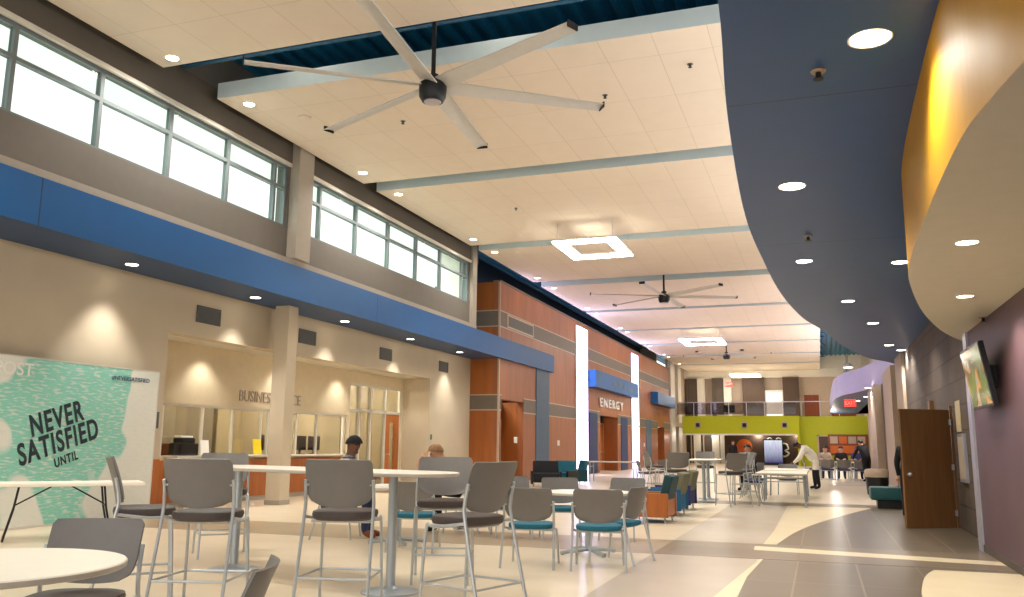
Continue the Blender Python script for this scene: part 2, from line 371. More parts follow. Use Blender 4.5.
# deck, joists, roof edge
bm = B(); x = -13.0; prof = []
while x < 6.2:
    prof += [(x, DK), (x + .16, DK), (x + .2, DK - .09), (x + .3, DK - .09)]; x += .34
va = [bm.verts.new((p[0], -3, p[1])) for p in prof]; vb = [bm.verts.new((p[0], 84, p[1])) for p in prof]
for i in range(len(prof) - 1): bm.faces.new((va[i], va[i + 1], vb[i + 1], vb[i]))
vt = [bm.verts.new(q) for q in ((-13, -3, DK + .3), (6.4, -3, DK + .3), (6.4, 84, DK + .3), (-13, 84, DK + .3))]; bm.faces.new(vt)
obj('ceiling_deck', bm, M['deck'], kind='structure')
GAPS = [11.45, 17.85, 24.65, 31.2, 38.4, 45.3, 52.1, 59.1, 65.9]
bm0 = None
for i, gy in enumerate(GAPS):
    bm = B()
    for zz in (DK - .14, 7.92): box(bm, (-10.9, gy - .05, zz - .05), (.6, gy + .05, zz))
    xx = -10.9; k = 0
    while xx < .3:
        a, b_ = ((xx, gy, DK - .16), (xx + .55, gy, 7.9)) if k % 2 == 0 else ((xx, gy, 7.9), (xx + .55, gy, DK - .16))
        tube(bm, [a, b_], .025, 6); xx += .55; k += 1
    obj('ceiling_beam', bm, M['joist'], kind='structure')
# ceiling panels
PAN = [(-3, 10.72), (12.1, 17.5), (18.15, 24.3), (25.0, 30.68), (31.7, 38.1), (38.7, 45.05), (45.6, 51.85), (52.4, 58.8), (59.4, 65.6), (66.2, 73.0)]
for a, b_ in PAN:
    bm = B(); prism(bm, [(-10.1, a), (.3, a), (.3, b_), (-10.1, b_)], ZC, ZC + .3, 1, 1, 0)
    obj('ceiling_panel', bm, [M['tile'], M['panel_edge']], kind='structure')

# left wall: clerestory
w1 = (6.0, 14.86); w2 = (15.5, 24.95)
sill, head = 5.78, 7.12
w0 = (-3.0, 5.4)
wall_x('wall_left', XC - .3, XC, -3, 25.35, ZS + .71, DK - .1, [(w1[0], w1[1], sill, head), (w2[0], w2[1], sill, head), (w0[0], w0[1], sill, head)], M['gray_wall'])
sbox('wall_left_header', (XC - .02, -3, head + .06), (XC + .03, 25.6, ZC + .35), M['gray_wall_dark'])
def window(name, y0, y1, ys):
    root = bpy.data.objects.new(name, None); C.objects.link(root); root.location = (XC - .1, y0, sill); root['kind'] = 'structure'
    r = root.location.copy(); tr = 6.62
    bm = B(); d = .05
    put = lambda a, b_, c, e: box(bm, (-d, a - r.y, c - r.z), (d, b_ - r.y, e - r.z))
    put(y0, y1, sill, sill + .05); put(y0, y1, head - .06, head)
    for yy in [y0 + .03, y1 - .03] + ys: put(yy - .035, yy + .035, sill + .05, head - .06)
    ed = [y0 + .065] + [q for yy in ys for q in (yy - .035, yy + .035)] + [y1 - .065]
    for a, b_ in zip(ed[::2], ed[1::2]): put(a, b_, tr - .03, tr + .03)
    obj('window_frame', bm, M['frame_metal'], root)
    for a, b_ in zip(ed[::2], ed[1::2]):
        for c, e, mm in ((sill + .05, tr - .03, 'glass'), (tr + .03, head - .06, 'transom')):
            g = B(); box(g, (-.006, a - r.y, c - r.z), (.006, b_ - r.y, e - r.z)); obj('pane', g, M[mm], root)
window('window_1', *w1, [6.7, 8.25, 9.82, 11.38, 12.95, 14.45])
window('window_2', *w2, [16.2, 17.83, 19.51, 21.18, 22.82, 24.5])
window('window_3', *w0, [-1.5, 0.05, 1.6, 3.2, 4.75])
sbox('trim_1', (XC - .02, -3, head - .01), (XC + .05, 25.0, head + .06), M['white_metal'])
sbox('trim_2', (XC - .02, -3, 4.985), (XC + .09, 25.4, 5.12), M['gray_trim'])
sbox('wall_left_pilaster', (XC - .05, 14.9, 5.12), (XC + .22, 15.45, DK - .1), M['gray_trim'])
sbox('wall_left_return', (-11.6, 25.35, 4.99), (XC - .02, 25.45, DK - .1), M['white_metal'])
sbox('wall_left_return_back', (-11.7, 25.45, 4.99), (-11.6, YW, DK - .1), M['deck'])
sbox('wall_left_pilaster_end', (XC - .05, 25.0, 5.12), (XC + .1, 25.35, DK - .1), M['gray_trim'])
# blue fascia box
bm = B(); prism(bm, [(XF, -3), (XF, 33.9), (XF - .12, 33.9), (XC + .02, 33.9), (XC + .02, YW), (XU, YW), (XU, -3)], ZS, 4.985, 0, 0, 1)
obj('wall_left_blue_fascia', bm, [M['blue'], M['blue_under']], kind='structure')
# upper wall with recess
yr0, yr1, zr = 12.85, 24.44, 3.34
wall_x('wall_left_lower', XU - .3, XU, -3, YW + .1, 0, ZS, [(yr0, yr1, -1, zr)], M['beige'])
bm = B(); box(bm, (XB - 3.6, yr0 - .05, zr), (XU - .3, yr1 + .05, zr + .1)); obj('ceiling_recess', bm, M['white_metal'], kind='structure')
sbox('wall_recess_side', (XB - 3.0, yr1, 0), (XU - .3, yr1 + .15, zr + .1), M['beige'])
sbox('wall_recess_near_side', (XB - 3.6, yr0 - .15, 0), (XU - .3, yr0, zr + .1), M['beige'])
# back wall of recess: counter windows and glazed screen
cw0, cw1, ct, cs = 13.9, 20.95, 2.08, .98
gs0, gs1, gt = 21.12, 24.3, 3.0
wall_x('wall_recess_back', XB - .16, XB, yr0, yr1, 0, zr, [(cw0 - .12, cw1 + .05, cs, ct), (gs0, gs1, -1, gt)], M['cream_paint'])
sbox('wall_counter_front', (XB, 13.0, .1), (XB + .06, 21.0, .93), M['wood_door'])
sbox('baseboard_recess', (XB, 13.0, 0), (XB + .05, 21.0, .1), M['gray_trim'])
sbox('wall_recess_wood_near', (XU - .6, yr0, 0), (XU - .02, yr0 + .04, .98), M['wood_door'])
sbox('wall_recess_wood_low', (XU, yr0 - .35, 0), (XU + .03, yr0 - .02, .98), M['wood_door'])
t = thing('counter', 'long white office counter shelf below the sliding windows of the recessed office', 'counter', (XB, 17.4, .983))
bm = B(); box(bm, (-.42, -3.42, 0), (.34, 3.48, .04), .008); obj('counter_top', bm, M['white_metal'], t)
root = bpy.data.objects.new('window_4', None); C.objects.link(root); root.location = (XB - .08, cw0, cs); root['kind'] = 'structure'
bm = B()
ms = [15.12, 16.12, 17.18, 17.45, 18.65, 19.58]
box(bm, (-.04, 0, ct - cs - .05), (.06, cw1 - cw0, ct - cs)); box(bm, (-.04, 0, 0), (.06, cw1 - cw0, .03))
for yy in [cw0 + .02] + ms + [cw1 - .02]: box(bm, (-.03, yy - cw0 - .024, .03), (.04, yy - cw0 + .024, ct - cs - .05))
obj('window_frame', bm, M['white_metal'], root)
ed = [cw0 + .06] + ms + [cw1 - .06]
for a, b_ in zip(ed, ed[1:]):
    g = B(); box(g, (-.004, a - cw0 + .03, .03), (.004, b_ - cw0 - .03, ct - cs - .05)); obj('pane', g, M['glass_dim'], root)
root = bpy.data.objects.new('window_5', None); C.objects.link(root); root.location = (XB - .08, gs0, 0); root['kind'] = 'structure'
bm = B(); gm = [21.75, 22.4, 23.3]
w = gs1 - gs0
box(bm, (-.05, 0, gt - .06), (.06, w, gt)); box(bm, (-.05, 0, 2.2), (.06, w, 2.28)); box(bm, (-.05, 0, 0), (.06, 2.18, .1))
for yy in [gs0 + .03] + gm + [gs1 - .03]:
    box(bm, (-.05, yy - gs0 - .035, .0), (.06, yy - gs0 + .035, gt - .05))
obj('window_frame', bm, M['white_metal'], root)
ed = [gs0 + .06] + gm + [gs1 - .06]
for i, (a, b_) in enumerate(zip(ed, ed[1:])):
    for c, e in ((.1, 2.2), (2.28, gt - .06)):
        if i == 3 and c < 1: continue
        g = B(); box(g, (-.004, a - gs0 + .03, c), (.004, b_ - gs0 - .03, e)); obj('pane', g, M['glass_dim'], root)
root = bpy.data.objects.new('door_1', None); C.objects.link(root); root.location = (XB - .06, 23.34, 0); root['kind'] = 'structure'
bm = B(); holed(bm, 0, .92, .01, 2.19, [(.3, .6, .5, 1.95)], lambda b, a, c, d, e: box(b, (-.025, a, d), (.025, c, e))); obj('door_leaf', bm, M['wood_door'], root)
g = B(); box(g, (-.005, .3, .5), (.005, .6, 1.95)); obj('door_glass', g, M['glass_dim'], root)
bm = B(); tube(bm, [(.03, .08, 1.0), (.09, .08, 1.0), (.09, .2, 1.0)], .012); obj('door_handle', bm, M['silver'], root)
# office behind the windows
sbox('wall_office_back', (XB - 3.6, yr0, 0), (XB - 3.5, yr1, zr), M['beige'])
sbox('wall_office_divider', (XB - 3.5, 16.9, 0), (XB - 1.2, 17.05, zr), M['gray_trim'])
sbox('wall_office_divider_right', (XB - 3.5, 21.0, 0), (XB - .2, 21.1, zr), M['beige'])
t = thing('credenza', 'dark red-brown wooden cabinet behind the office windows', 'cabinet', (XB - 1.9, 15.7, 0))
bm = B(); box(bm, (-.35, -1.1, 0), (.35, 1.1, 1.22), .01); obj('cabinet_body', bm, M['red_brown'], t)
bm = B(); box(bm, (-.38, -1.14, 1.22), (.38, 1.14, 1.26), .006); obj('cabinet_top', bm, M['red_brown'], t)
for k in range(3):
    bm = B(); box(bm, (.352, -1.0 + k * .7, .1), (.375, -.4 + k * .7, 1.12), .004); d = obj('cabinet_door', bm, M['red_brown'], t)
    h = B(); tube(h, [(.39, -.45 + k * .7, .55), (.39, -.45 + k * .7, .75)], .01); obj('handle', h, M['silver'], d)
# column
root = bpy.data.objects.new('column', None); C.objects.link(root); root.location = (-11.0, 15.95, 0); root['kind'] = 'structure'
bm = B(); box(bm, (-.18, -.18, 0), (.18, .18, ZS), .012); obj('column_shaft', bm, M['beige'], root)
bm = B(); box(bm, (-.19, -.19, 0), (.19, .19, .1), .006); obj('column_base', bm, M['gray_trim'], root)

# wood volume
op = [(28.0, 30.4, -1, 2.88), (42.4, 46.4, -1, 2.85), (58.8, 61.4, -1, 2.66)]
ZW = 7.0
wall_x('wall_wood', XC - .25, XC, YW, YE, 0, ZW, op, M['wood'])
sbox('wall_wood_side', (-11.7, YW, 0), (XC - .25, YW + .2, ZW), M['wood_side'])
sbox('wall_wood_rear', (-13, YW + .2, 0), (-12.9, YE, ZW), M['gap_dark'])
sbox('wall_upper_dark', (-12.6, YW + .1, ZW), (-12.5, YE, DK), mat('dark_teal_paint', (10, 34, 46), .7))
sbox('wall_upper_end', (-13, YE, 4), (XC - .9, YE + .15, DK), M['beige'])
# gray bands and silver reveals
def bands(z0, z1, skip):
    y = YW
    for a, b_ in skip + [(YE, YE)]:
        if a - y > .05:
            sbox('trim_band', (XC, y, z0), (XC + .012, a, z1), M['band'])
            for zz in (z0, z1): sbox('trim_reveal', (XC, y, zz - .02), (XC + .016, a, zz + .02), M['reveal'])
        y = b_
LB = [(37.75, 39.75), (50.1, 52.1)]
bands(2.5, 3.02, [(28.0, 30.4), LB[0], (42.4, 46.4), LB[1], (58.8, 61.4)])
bands(5.42, 5.98, LB)
for z0, z1 in ((2.5, 3.02), (5.42, 5.98)):
    sbox('trim_band_side', (-11.6, YW - .012, z0), (XC - .0, YW, z1), M['band'])
    for zz in (z0, z1): sbox('trim_reveal_side', (-11.6, YW - .016, zz - .02), (XC, YW, zz + .02), M['reveal'])
sbox('trim_corner', (XC - .04, YW - .02, 0), (XC + .02, YW + .05, ZW), M['reveal'])
for zz in (.0,): sbox('trim_top', (XC - .25, YW, ZW), (XC + .03, YE, ZW + .06), M['band'])
# slate blue vertical strips, royal blue strips beside double door
for a, b_, z1, mm in ((31.9, 33.6, 4.28, 'slate'), (54.6, 56.4, 3.02, 'slate'), (40.2, 41.75, 2.9, 'royal'), (47.2, 48.9, 2.9, 'royal')):
    sbox('trim_panel', (XC, a, 0 if mm == 'slate' else .0), (XC + .03, b_, z1), M[mm])
# light columns
for k, (a, b_) in enumerate(LB):
    t = thing('light_column', ['tall glowing lavender-white light strip nearer of the two on the wood wall', 'tall glowing lavender-white light strip farther of the two on the wood wall'][k], 'light', (XC, (a + b_) / 2, 0), 0, 'light strips on the wood wall')
    h = (b_ - a) / 2
    bm = B(); box(bm, (0.001, -h, 0.02), (.06, h, 6.8)); obj('lens', bm, M['box'], t)
    bm = B(); box(bm, (0.001, -h - .03, 0.0), (.05, -h, 6.83)); box(bm, (0.001, h, 0), (.05, h + .03, 6.83)); box(bm, (0.001, -h, 6.8), (.05, h, 6.83)); box(bm, (0.001, -h, 0.0), (.05, h, .02)); obj('frame', bm, M['silver'], t)
    for zz in (2.5, 4.4): 
        bm = B(); box(bm, (.06, -h, zz - .03), (.066, h, zz + .03)); obj('joint', bm, M['silver'], t)
# doors in the wood wall
def wooddoor(name, y0, y1, ztop, zh, depth, double=False):
    root = bpy.data.objects.new(name, None); C.objects.link(root); root.location = (XC - depth, y0, 0); root['kind'] = 'structure'
    w = y1 - y0
    bm = B(); box(bm, (-.06, 0, zh), (0, w, ztop + .1)); obj('transom_panel', bm, M['black'], root)
    n = 2 if double else 1
    for k in range(n):
        a, b_ = k * w / n + .04, (k + 1) * w / n - .04
        bm = B(); box(bm, (-.05, a, .01), (0, b_, zh - .02), .004); lf = obj('door_leaf', bm, M['wood_door'], root)
        hb = B(); tube(hb, [(.0, a + .12, 1.0), (.07, a + .12, 1.0), (.07, b_ - .12, 1.0), (.0, b_ - .12, 1.0)], .025); obj('push_bar', hb, M['silver'], lf)
    bm = B()
    for a, b_ in ((-.0, .04), (w - .04, w)): box(bm, (-.08, a, 0), (.03, b_, zh))
    box(bm, (-.08, .04, zh - .02), (.03, w - .04, zh + .03)); obj('door_frame', bm, M['reveal'], root)
    for a, b_ in ((y0 - .02, y0), (y1, y1 + .02)): sbox('trim_opening', (XC - depth - .1, a, 0), (XC - .24, b_, ztop), M['wood_side'])
wooddoor('door_2', 28.0, 30.4, 2.88, 2.25, .9)
wooddoor('door_3', 42.4, 46.4, 2.85, 2.5, .8, True)
wooddoor('door_4', 58.8, 61.4, 2.66, 2.15, .7)
# storefront past the wood: white columns and dark glazing
for k, (a, b_) in enumerate(((64.1, 66.0), (67.6, 69.2))):
    sbox('wall_left_far_column', (XC - .1, a, 0), (XC + .12, b_, DK), M['white_metal'])
sbox('wall_left_far', (XC - .25, YE, 0), (XC - .1, 84, DK), M['pilaster'])

# far end ---------------------------------------------------------------
YB = 66.0
zb0, zb1 = 2.32, 3.62
sbox('wall_balcony_lime', (-9.75, YB, zb0), (-1.5, YB + .2, zb1), M['lime'])
sbox('floor_balcony', (XC - .1, YB + .2, zb0 + .5), (-1.5, 82, zb1 - .5), M['cream_paint'])
sbox('floor_balcony_right', (-1.5, YB + 1.2, zb0 + .5), (6, 82, zb1 - .5), M['cream_paint'])
sbox('trim_balcony', (-9.75, YB - .03, zb0 - .12), (-1.5, YB + .3, zb0), M['white_metal'])
sbox('wall_lime_right', (-1.5, YB + 1.0, 0), (3.4, YB + 1.2, zb1), M['lime'])
sbox('wall_lime_return', (-1.5, YB, 0), (-1.35, YB + 1.0, zb1), M['lime'])
sbox('wall_under_balcony', (-7.1, 70.2, 0), (-1.5, 70.4, zb0 + .5), M['brown_wall'])
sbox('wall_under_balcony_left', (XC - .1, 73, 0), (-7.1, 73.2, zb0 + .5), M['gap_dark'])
for a in (-9.55, -8.05, -7.4): sbox('wall_under_balcony_column', (a - .3, 72.6, 0), (a + .28, 72.95, zb0 + .5), M['white_metal'])
t = 0
for a, b_ in ((-10.1, -9.85), (-9.1, -8.6)): sbox('wall_under_balcony_mullion', (a, 72.7, 0), (a + .1, 72.95, zb0 + .5), M['reveal'])
# upper storey back wall
ZB = 6.95
sbox('wall_upper_back', (-11, 73.0, zb1 - .5), (4, 73.2, DK), M['pilaster'])
sbox('wall_upper_header', (-11, 72.6, ZB), (4, 73.0, DK), M['tan_soffit'])
for a, b_, mm in ((-5.75, -4.0, 'brown_wall'), (-2.6, -1.35, 'brown_wall'), (-10.2, -9.4, 'gap_dark'), (-8.2, -7.2, 'gap_dark')): sbox('wall_upper_pier', (a, 72.4, zb1 - .3), (b_, 72.6, ZB), M[mm])
for a in (-9.1, -6.95): sbox('wall_upper_column', (a - .3, 72.3, zb1 - .3), (a + .3, 72.6, ZB), M['white_metal'])
t = bpy.data.objects.new('window_6', None); C.objects.link(t); t.location = (-3.3, 72.5, zb1); t['kind'] = 'structure'
bm = B(); box(bm, (-.7, -.03, .0), (.7, .03, .2)); box(bm, (-.7, -.03, 2.1), (.7, .03, 2.3)); box(bm, (-.7, -.03, .2), (-.6, .03, 2.1)); box(bm, (.6, -.03, .2), (.7, .03, 2.1)); obj('window_frame', bm, M['white_metal'], t)
bm = B(); box(bm, (-.6, -.01, .2), (.6, .01, 2.1)); obj('pane', bm, emit('far_daylight_pane', (205, 205, 200), .55), t)
for k, (a, b_) in enumerate(((-1.0, .1), (1.0, 2.8))):
    sbox('door_%d' % (6 + k), (a, 72.9, zb1 - .2), (b_, 72.99, zb1 + 1.9), M['red_brown'])
t = thing('balcony_railing', 'glass and steel railing along the top of the lime green balcony', 'railing', (-5.9, YB + .1, zb1))
bm = B(); box(bm, (-4.3, -.02, 1.0), (8.8, .02, 1.06)); obj('top_rail', bm, M['silver'], t)
bm = B(); box(bm, (-4.3, -.006, .12), (4.4, .006, .98)); obj('glass_panel', bm, M['rail_glass'], t)
for k in range(11):
    bm = B(); box(bm, (-4.3 + k * 1.29, -.02, 0), (-4.25 + k * 1.29, .02, 1.0)); obj('post', bm, M['silver'], t)
for k, a in enumerate((-8.6, -5.2, -2.35)):
    t = thing('balcony_spotlight', ['square dark light fitting at the left end of the lime balcony band', 'square dark light fitting on the middle of the lime balcony band', 'square dark light fitting at the right end of the lime balcony band'][k], 'light', (a, YB, 2.95), 0, 'fittings on the lime balcony')
    bm = B(); box(bm, (-.22, -.03, -.22), (.22, -.002, .22), .01); obj('plate', bm, M['letter'], t)
    bm = B(); box(bm, (-.14, -.1, -.14), (.14, -.03, .14), .02); obj('lamp_head', bm, M['black'], t)
sbox('wall_far_right', (3.4, 40, 0), (3.6, 84, DK), M['beige'])
sbox('wall_far_end', (-13, 84, 0), (6.2, 84.2, DK + .3), M['beige'])

# right side ------------------------------------------------------------
XP = 1.94; XS = 2.15
sbox('wall_right', (XP, -3, 0), (XP + .5, 12.75, 2.85), M['purple'])
sbox('trim_3', (XP - .03, 12.75, 0), (XP + .5, 13.02, 2.85), M['silver'])
sbox('wall_right_stone', (XS, 13.02, 0), (XS + .4, 24.0, 3.75), M['stone'])
sbox('baseboard_right', (XP - .015, -3, 0), (XP, 12.75, .09), M['gap_dark'])
pil = [(24.0, 25.9), (27.6, 30.9), (35.9, 40.6)]
for a, b_ in pil: sbox('wall_right_pilaster', (XS - .08, a, 0), (XS + .3, b_, 3.75), M['pilaster'])
y = 24.0
for a, b_ in pil:
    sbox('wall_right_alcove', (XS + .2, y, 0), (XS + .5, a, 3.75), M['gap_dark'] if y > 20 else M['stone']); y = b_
sbox('wall_right_upper', (6.0, -3, 3.75), (6.2, 84, DK), M['deck'])
sbox('ceiling_soffit_back', (2.6, -3, 3.75), (6.0, 66, 3.9), M['blue_under'])
sbox('wall_right_return', (XS + .2, 40.6, 0), (3.5, 40.8, 3.75), M['pilaster'])
sbox('wall_right_far', (3.3, 40.8, 0), (3.5, 67.2, 3.75), M['pilaster'])
# navy soffit
LC = [(-.1, -3), (-.25, 0), (-.36, 2.5)] + [tuple(atz(*p, 3.75)[:2]) for p in [(718, 0), (728, 120), (745, 215), (763, 260), (782, 295), (803, 318), (822, 330), (845, 347), (868.6, 358)]] + [(1.95, 26.6), (2.6, 28.6)]
LCs = [(p.x, p.y) for p in catmull([Vector((a, b_, 0)) for a, b_ in LC], 6)]
bm = B(); prism(bm, LCs + [(2.62, 28.6), (2.62, -3)], 3.75, 4.7, 0, 0, 0)
obj('ceiling_soffit_navy', bm, M['navy'], kind='structure')
# tan drum with yellow face
TC = [(1.9, .6), (1.35, 1.9), (1.0, 3.0)] + [tuple(atz(*p, 2.85)[:2]) for p in [(1024, 62), (990, 100), (960, 140), (930, 205), (909, 265), (912, 290), (925, 315), (945, 333), (968, 342)]] + [(2.4, 13.8)]
TCs = [(p.x, p.y) for p in catmull([Vector((a, b_, 0)) for a, b_ in TC], 6)]
bm = B(); prism(bm, TCs + [(2.5, 13.8), (2.5, .6)], 2.85, 3.75, 0, 0, 1)
obj('ceiling_soffit_tan', bm, [M['yellow'], M['tan_soffit']], kind='structure')
# second sweep, lavender light painted into its face colour
S2 = [tuple(atz(*p, 3.75)[:2]) for p in [(900, 375), (891, 380.5), (880, 385.5), (860, 391.5), (844, 395)]]
S2 = [(2.9, S2[0][1] - 3)] + S2 + [(S2[-1][0] - .2, 44.5), (.8, 48), (.8, 66)]
S2s = [(p.x, p.y) for p in catmull([Vector((a, b_, 0)) for a, b_ in S2], 6)]
bm = B(); prism(bm, S2s + [(3.4, 66), (3.4, 40)], 3.75, 4.75, 0, 0, 1)
obj('ceiling_soffit_far', bm, [mat('lavender_light_tint', (176, 172, 214), .5), M['blue_under']], kind='structure')
# open brown door on the right
hp = atz(957, 528.5); fp = atz(906.5, 529)
hp = Vector((hp.x, hp.y, 0)); ang = math.atan2(fp.y - hp.y, fp.x - hp.x); wd = (Vector((fp.x, fp.y, 0)) - hp).length
root = bpy.data.objects.new('door_5', None); C.objects.link(root); root.location = (hp.x, hp.y, 0); root.rotation_euler = (0, 0, ang); root['kind'] = 'structure'
bm = B(); box(bm, (0, -.022, .01), (wd, .022, 1.96), .003); lf = obj('door_leaf', bm, M['brown_door'], root)
kb = B(); tube(kb, [(wd - .08, .02, .85), (wd - .08, .06, .85)], .012); lathe(kb, [(.0, 0), (.001, 0)], 6); kb.free()
for s in (1, -1):
    kb = B(); r_ = bmesh.ops.create_uvsphere(kb, u_segments=14, v_segments=10, radius=.034)
    bmesh.ops.transform(kb, matrix=Matrix.Translation((wd - .08, s * .075, .88)), verts=r_['verts'])
    tube(kb, [(wd - .08, s * .022, .88), (wd - .08, s * .06, .88)], .014); obj('knob', kb, M['silver'], lf, True)
for z in (.25, 1.0, 1.75):
    hb = B(); tube(hb, [(-.008, 0.026, z - .05), (-.008, .026, z + .05)], .012); box(hb, (0, .0225, z - .045), (.03, .026, z + .045)); obj('hinge', hb, M['silver'], root)
sbox('trim_door_frame', (XS - .04, hp.y + .05, 0), (XS, hp.y + .12, 2.03), M['brown_door'])
sbox('trim_doorway_shade', (XS - .012, hp.y + .12, 0), (XS, hp.y + 1.0, 2.0), M['black'])  # flat black sheet painted as the doorway's shade, no opening cut

exec_after = []
# ------------------------------------------------------------------ furniture builders
def children(o): return list(o.children)
def dup(root, loc, rz, label, cat=None, group=None):
    r = root.copy(); C.objects.link(r); r.location = loc; r.rotation_euler = (0, 0, rz); tag(r, label, root['category'])
    if group: r['group'] = group
    for ch in children(root):
        c = ch.copy(); C.objects.link(c); c.parent = r
        for g in children(ch):
            d = g.copy(); C.objects.link(d); d.parent = c
    return r
def cushion(bm, hx, hy, z, th, n=32, p=3.2, cy=0.0, dish=.012):
    def ring(s, zz):
        out = []
        for k in range(n):
            a = 2 * PI * k / n; c, s_ = math.cos(a), math.sin(a)
            x = hx * s * math.copysign(abs(c) ** (2 / p), c); y = hy * s * math.copysign(abs(s_) ** (2 / p), s_)
            out.append(bm.verts.new((x, cy + y, zz + (.0 if s < .6 else 0))))
        return out
    rs = [ring(.86, z - th), ring(.97, z - th * .8), ring(1.0, z - th * .45), ring(.98, z - th * .12), ring(.88, z), ring(.5, z - dish), ring(.05, z - dish * 1.3)]
    for a, q in zip(rs, rs[1:]):
        for k in range(n): bm.faces.new((a[k], a[(k + 1) % n], q[(k + 1) % n], q[k]))
    bm.faces.new(rs[0][::-1]); bm.faces.new(rs[-1])
def backshell(bm, zb, h, W, y0, lean=.11, curv=.05, th=.012):
    def fn(u, v):
        k = min(1, v / .42); w = W * (.66 + .34 * math.sqrt(max(0, 1 - (1 - k) ** 2)))
        if v > .93: w -= .02 * ((v - .93) / .07) ** 2
        s = 2 * u - 1
        sag = .035 * (1 - v) * (1 - v) * (1 - s * s)
        x = s * w; z = zb + h * v - sag * 0.6; y = y0 - lean * v * (.6 + .4 * v) + curv * s * s
        nrm = Vector((-2 * curv * s / W, 1, lean / h)).normalized()
        return (x, y, z), nrm
    shell(bm, fn, 14, 12, th)
def make_chair(stool, seatm, label, cat, shellm='shell'):
    t = thing('bar_stool' if stool else 'cafe_chair', label, cat)
    s = .77 if stool else .46
    bm = B(); cushion(bm, .25, .24, s, .078 if stool else .06, cy=.0); obj('seat', bm, M[seatm], t, True)
    bm = B(); backshell(bm, s + .045, .352 if stool else .335, .27 if stool else .262, -.215); obj('backrest', bm, M[shellm], t, True)
    splay = .16 if stool else .1
    for sx in (-1, 1):
        bm = B(); tube(bm, catmull([(sx * .272, -.232, s + .24), (sx * .274, -.20, s + .09), (sx * .276, -.215, s - .06), (sx * .288, -.22 - splay, 0)], 4), .0135, 8)
        tube(bm, [(sx * .272, -.228, s + .2), (sx * .245, -.215, s + .2)], .01, 6)
        obj('leg', bm, M['chair_tube'], t, True)
        bm = B(); tube(bm, catmull([(sx * .274, -.2, s - .045), (sx * .25, .02, s - .075), (sx * .242, .16, s - .08), (sx * .246, .205, s - .13), (sx * .262, .245, 0)], 4), .0125, 8)
        obj('leg', bm, M['chair_tube'], t, True)
    bm = B()
    zf = s - (.09 if stool else .074)
    for y in (-.1, .12): tube(bm, [(-.25, y, zf), (.25, y, zf)], .011, 6)
    box(bm, (-.2, -.12, zf + .004), (.2, .14, zf + .014)); obj('seat_frame', bm, M['chair_tube'], t)
    if stool:
        z = .27; f = 1 - z / (s - .06)
        yr = -.215 - splay * f; xr = .276 + .012 * f
        bm = B(); tube(bm, [(-xr, yr, z), (xr, yr, z), (.258, .236, z), (-.258, .236, z)], .0095, 8, closed=True); obj('footrest', bm, M['chair_tube'], t, True)
    return t
def put(proto, used, p, rz, label, group=None):
    loc = (p[0], p[1], 0.0)
    if not used:
        used.append(1); proto.location = loc; proto.rotation_euler = (0, 0, rz); proto['label'] = label
        if group: proto['group'] = group
        return proto
    return dup(proto, loc, rz, label, None, group)
D2 = math.radians
def stadium(L, W, n=14):
    r = W / 2; h = L / 2 - r; P = []
    for k in range(n + 1): a = -PI / 2 + PI * k / n; P.append((h + r * math.cos(a), r * math.sin(a)))
    for k in range(n + 1): a = PI / 2 + PI * k / n; P.append((-h + r * math.cos(a), r * math.sin(a)))
    return P
def slab(bm, poly, z0, z1, ch=.006):
    n = len(poly); c = [sum(p[0] for p in poly) / n, sum(p[1] for p in poly) / n]
    ins = lambda s: [(c[0] + (p[0] - c[0]) * s, c[1] + (p[1] - c[1]) * s) for p in poly]
    R_ = []
    for s, z in ((.985, z0), (1, z0 + ch), (1, z1 - ch), (.99, z1)): R_.append([bm.verts.new((x, y, z)) for x, y in ins(s)])
    for i, (a, q) in enumerate(zip(R_, R_[1:])):
        for k in range(n):
            f = bm.faces.new((a[k], a[(k + 1) % n], q[(k + 1) % n], q[k])); f.material_index = 1 if i < 2 else 0
    f = bm.faces.new(R_[-1]); f.material_index = 0
    f = bm.faces.new(R_[0][::-1]); f.material_index = 1
def bar_table(label, loc, rz, L, W, z, px):
    t = thing('bar_table', label, 'table', loc, rz)
    bm = B(); slab(bm, stadium(L, W), z - .035, z); obj('tabletop', bm, [M['top'], M['edge']], t)
    for x in px:
        bm = B(); lathe(bm, [(.042, .03), (.042, z - .05)], 20, at=(x, 0)); lathe(bm, [(.13, z - .05), (.13, z - .036)], 20, at=(x, 0)); obj('post', bm, M['post'], t, True)
        bm = B(); lathe(bm, [(.26, 0), (.26, .012), (.24, .02), (.07, .032), (.05, .06)], 32, at=(x, 0)); obj('base', bm, M['post'], t, True)
    return t
def round_table(label, loc, r, z=.74, rz=0.0):
    t = thing('round_table', label, 'table', loc, rz)
    bm = B(); slab(bm, [(r * math.cos(2 * PI * k / 48), r * math.sin(2 * PI * k / 48)) for k in range(48)], z - .032, z); obj('tabletop', bm, [M['top'], M['edge']], t)
    bm = B(); lathe(bm, [(.038, .05), (.038, z - .045)], 20); lathe(bm, [(.12, z - .045), (.12, z - .033)], 20); obj('post', bm, M['post'], t, True)
    bm = B()
    for k in range(4):
        a = k * PI / 2 + PI / 4; m4 = Matrix.Rotation(a, 4, 'Z')
        v = box(bm, (.03, -.03, .02), (.36, .03, .06), .008); bmesh.ops.transform(bm, matrix=m4, verts=[q for q in bm.verts if q in set(v) or False])
    bm.free(); bm = B()
    for k in range(4):
        a = k * PI / 2 + PI / 4; c, s = math.cos(a), math.sin(a)
        tube(bm, [(0, 0, .06), (.2 * c, .2 * s, .045), (.38 * c, .38 * s, .025)], [.03, .026, .02], 8)
        lathe(bm, [(.022, 0), (.022, .02)], 10, at=(.36 * c, .36 * s))
    obj('base', bm, M['post'], t, True)
    return t
